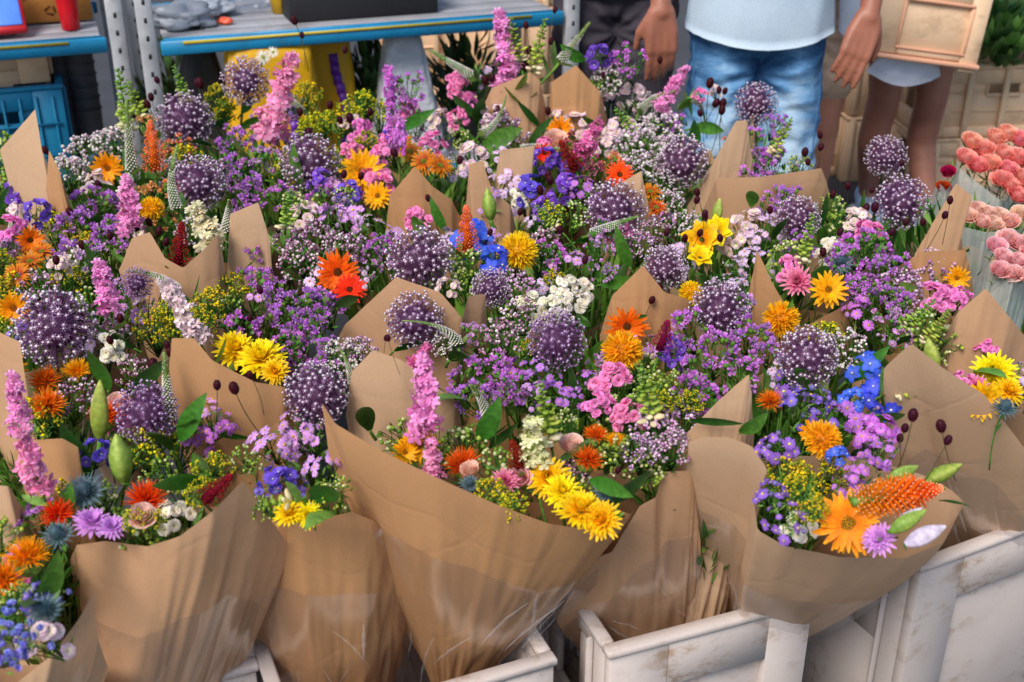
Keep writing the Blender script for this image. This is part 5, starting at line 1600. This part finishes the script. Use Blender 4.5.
b = MB(); cb(-.006, Wc+.006, -.012, .022, .012, .028); cb(.075, Wc-.05, -.006, .0, .196, .206, .002); cb(.075, Wc-.05, -.006, .0, .048, .057, .002); cb(.075, .083, -.006, 0, .058, .195, .002); cb(Wc-.058, Wc-.05, -.006, 0, .058, .195, .002)
link('rim', b.mesh('rim', [mat_plain('coral_lit_edge', hexc('#e6aa88'), .5, .35)]), t)  # coral light on the crate's lip, put into the edge colour
text('mm.', .035, t, tuple(lc(.14, -.0012, .235)), rotm.to_euler().to_matrix().to_4x4().to_euler(), INK).rotation_euler = (rotm @ Matrix.Rotation(PI/2, 3, 'X')).to_euler()
M_BAG = mat_plain('bluish_plastic_bag', hexc('#dce0ec'), .35, .45, bs=10, bumpd=.006)
def bagmesh(pts, Y, dep, seed):
    top = pts[:len(pts)//2]; b = MB(); rows = []
    for i in range(9):
        u = i/8; row = []
        for k in range(24):
            a = 2*PI*k/24; fx = (1-math.cos(a))/2 if a <= PI else (1-math.cos(a))/2
            x = pts[0][0]+(pts[1][0]-pts[0][0])*fx; x2 = pts[2][0]+(pts[3][0]-pts[2][0])*fx
            px = x*(1-u)+x2*u; py = (pts[0][1]+(pts[1][1]-pts[0][1])*fx)*(1-u)+(pts[2][1]+(pts[3][1]-pts[2][1])*fx+pts[4]*math.sin(PI*fx))*u
            q = atY(px, py, Y-math.sin(a)*dep*(1-.6*u)*(1 if a <= PI else 1)); q += V((0, .012*noise.noise(V((px*.09, py*.09, seed+a))), 0)); row.append(q)
        rows.append(row)
    b.grid(rows, (.5,)*3, 0, True); return b.mesh('plastic_bag', [M_BAG])
o = link('plastic_bag', bagmesh([(882, 52), (938, 60), (865, 71), (941, 76), 13], 3.88, .05, 1)); tag(o, 'bluish white plastic bag hanging under the carried beige crate', 'bag')
o = link('plastic_bag', bagmesh([(842, -30), (862, -30), (838, 30), (866, 34), 8], 3.75, .05, 5)); tag(o, 'white plastic bag hanging behind the left hand of the man in jeans', 'bag')
# ------------------------------------------------------------------ roses at the right
def rosebunch(label, kind, pts, size, base, sleeve=True, sl=None, group='rose bunches at the right'):
    c = surf(sum(p[0] for p in pts)/len(pts), sum(p[1] for p in pts)/len(pts)); e = thing('rose_bunch', label, 'rose bunch', (c.x, c.y+.05, .30), 0, group)
    b = dict(key='x', x=c.x, y=c.y+.05, z=.30, e=e, items=[])
    for x, y in pts:
        Y = c.y+(sum(p[1] for p in pts)/len(pts)-y)*.0025; p = atY(x, y, Y); v = PROTO[kind][R.randrange(len(PROTO[kind]))]
        o = link('rose', v[0], e, loc=p-V((b['x'], b['y'], .30)), rot=qdir(V((R.uniform(-.3, .3), -.45, 1))), scale=msize(size, p)*1.3); link('stem', v[1], o)
    x0 = min(p[0] for p in pts)-size*.5; x1 = max(p[0] for p in pts)+size*.5; ym = sum(p[1] for p in pts)/len(pts)
    rim = sl or [(x0, ym), (x0+3, ym+size*.3), ((x0+x1)/2, max(p[1] for p in pts)+size*.2), (x1-3, ym+size*.3), (x1, ym)]
    rows = wrapper_rows(rim, c.y+.03, .09, V((c.x, c.y+.05, .30)), .04, ym*.1, .70)
    paper_part(b, rows, 'plastic_sleeve', M_SLV)
    f = link('foliage', FOL[1], e, loc=V((0, -.0, .01)), scale=.9); f['kind'] = 'stuff'
    return e
M_SLV, nt_, b_, o_ = newmat('frosted_sleeve'); b_.inputs['Base Color'].default_value = (.62,.66,.62,1); b_.inputs['Alpha'].default_value = .55; b_.inputs['Roughness'].default_value = .3; bump(nt_, noisen(nt_, 12, 4), b_, .006)
rosebunch('bunch of many coral pink roses in a grey sleeve at the right edge', 'rose:coral', [(966,158),(972,142),(984,150),(996,138),(1008,134),(1020,140),(1032,150),(990,164),(1004,154),(1018,158),(1030,166),(978,166),(1008,170),(1022,178),(1010,186),(1030,188),(1018,196),(1002,180)], 19, None)
rosebunch('two dark red roses beside the bare ankle', 'rose:red', [(948,172),(944,188)], 13, None)
rosebunch('bunch of pale peach roses in a cloudy sleeve behind the kraft corner', 'rose:peach', [(968,216),(978,210),(988,214),(999,216),(1010,222),(982,222),(1020,214),(994,224)], 17, None, sl=[(956, 224), (960, 226), (985, 232), (1018, 230), (1024, 226)])
rosebunch('bunch of rosy pink roses low at the right edge of the photo', 'rose:pink', [(996,246),(1008,238),(1020,244),(1004,258),(1018,262),(1030,254),(1012,274),(1026,276),(1000,270)], 18, None)
# ------------------------------------------------------------------ names of the bouquets
HAND = dict(b_left_tall=('bouquet whose tall narrow kraft peak stands before the blue crate', 'the tall kraft peak'), b_left_strip=('bouquet behind a slim kraft strip beside the tall peak at the left', 'the slim kraft strip'),
 b_celosia=('kraft bouquet with a dark red plume and cream stock in its dip', 'the dark red plume'), b_strip=('bouquet behind an upright narrow kraft panel, pinkish purple tufts in front', 'the upright kraft panel'),
 b_yellowmum=('bouquet with bright yellow chrysanthemums above a broad kraft band', 'the yellow chrysanthemums at the left'), b_brownpeak=('bouquet with a wide kraft peak below the vivid orange daisies', 'the wide kraft peak'),
 b_midpaper=('bouquet in folded kraft paper right behind the tall pink larkspur', 'the tall pink larkspur'), b_peak2=('bouquet with a kraft peak just under the bronze chrysanthemums', 'the bronze chrysanthemums'),
 b_slits=('bouquet in kraft paper split into two narrow tongues near a lily bud', 'the two kraft tongues'), b_square=('bouquet behind a small square kraft corner next to deep violet flowers', 'the square kraft corner'),
 b_backorange=('bouquet in orange brown kraft at the very back, below the dark trousers', 'the orange brown kraft at the back'), b_backpale=('bouquet with a pale kraft edge at the back under tall pink larkspur', 'the pale kraft at the back'),
 b_topmid=('bouquet with a pointed kraft corner behind the allium in the upper middle', 'the pointed kraft corner'), b_center=('bouquet with a broad kraft peak above the fluffy yellow sunflower', 'the peak above the fluffy sunflower'),
 b_band=('bouquet in a long level kraft band behind the yellow trumpet flowers', 'the level kraft band'), b_strip2=('bouquet with a slanting kraft edge under the allium before the jeans', 'the slanting kraft edge'),
 b_rightmid=('bouquet with a thin kraft spire left of the pink and gold daisies', 'the thin kraft spire'), b_rightpeak=('bouquet with a kraft peak near the right edge, behind the yellow chrysanthemums', 'the kraft peak by the right edge'),
 b_flap=('bouquet with a twisted kraft flap behind the front right bouquet', 'the twisted kraft flap'), b_leftlow=('bouquet in a low kraft collar below the orange safflowers', 'the low kraft collar'),
 b_leftedge=('bouquet cut by the left edge with kraft paper beside the biggest allium', 'the paper by the biggest allium'), b_leftbottom=('bouquet at the left edge below the long pink larkspur', 'the left edge larkspur'),
 b_rightstrip=('bouquet with a short flat kraft edge below the pale peach roses', 'the short flat kraft edge'), b_rightfar=('bouquet in pale kraft with one tall corner beside the red roses', 'the tall pale corner'),
 b_rightbig=('big kraft bouquet standing in the most stained crate, burgundy bobbles on its paper', 'the big right kraft sheet'), b_frontcone=('tall smooth kraft cone with a sharp left tip and yellow chrysanthemums', 'the tall smooth cone'),
 b_crumpled=('small crumpled kraft bouquet squeezed between the two large front ones', 'the crumpled kraft'), b_frontright=('front bouquet with the orange torch lily and golden gerbera over loose folds', 'the torch lily bouquet'),
 b_frontbehind=('front bouquet in plain kraft half hidden behind the tall smooth cone', 'the half hidden front wrapper'), b_frontleft=('front left bouquet in broad wrinkled kraft below the big green leaves', 'the wrinkled front left wrapper'),
 b_corner=('bouquet with pale bluebell flowers in the lower left corner', 'the bluebell bouquet'))
CNAME = dict(aster='asters', statice='statice', gypsophila='gypsophila', goldenrod='goldenrod', green_buds='green buds', delphinium='delphiniums', stock='stock', snapdragon='snapdragons', allium='a purple allium', gerbera='gerberas', chrysanthemum='chrysanthemums',
  larkspur='larkspur', veronica='white veronica spikes', leaf='broad leaves', burnet='burgundy burnets', lily_bud='lily buds', safflower='safflowers', sunflower='a fluffy sunflower', thistle='thistles', rose='roses', celosia='a red plume', alstroemeria='yellow alstroemeria', daisy='daisies', bellflower='bellflowers', torch_lily='a torch lily')
bpy.context.view_layer.update()
used = set()
keyed = [b for b in BQ if b['key'] in HAND]
for b in BQ:
    e = b['e']; e['group'] = 'kraft wrapped bouquets heaped in the middle' if not b.get('front') else 'large bouquets along the front'
    del e['key']
    if b['key'] in HAND: e['label'] = HAND[b['key']][0]; used.add(e['label']); continue
    if not b['items']: 
        for c in list(e.children): bpy.data.objects.remove(c)
        bpy.data.objects.remove(e); b['dead'] = 1; continue
    n = min(keyed, key=lambda q: math.hypot(q['x']-b['x'], q['y']-b['y'])); dx, dy = b['x']-n['x'], b['y']-n['y']
    rel = ('right of' if dx > 0 else 'left of') if abs(dx) > abs(dy)*.8 else ('behind' if dy > 0 else 'in front of')
    sc = {}
    for k_, s_ in b['items']: kk = k_.split(':'); nm = (kk[1]+' ' if len(kk) > 1 and kk[0] in ('aster', 'statice', 'gypsophila', 'gerbera', 'chrysanthemum', 'stock', 'larkspur', 'safflower') else '')+CNAME[kk[0]]; sc[nm] = sc.get(nm, 0)+s_*(3 if kk[0] in ('allium', 'gerbera', 'chrysanthemum', 'larkspur', 'sunflower', 'delphinium', 'safflower') else 1)*(0 if kk[0] == 'leaf' else 1)
    order = sorted(sc, key=lambda q: -sc[q]); 
    if len(order) < 2: order.append('small leaves')
    for j in range(1, max(2, len(order))):
        lab = 'bouquet of %s and %s %s %s' % (order[0], order[min(j, len(order)-1)], rel, HAND[n['key']][1])
        if lab not in used: break
    used.add(lab); e['label'] = ' '.join(lab.split()[:16])
print('objects', len(bpy.data.objects), 'bouquets', len([b for b in BQ if 'dead' not in b]), 'maxparts', max(len(b['items']) for b in BQ))
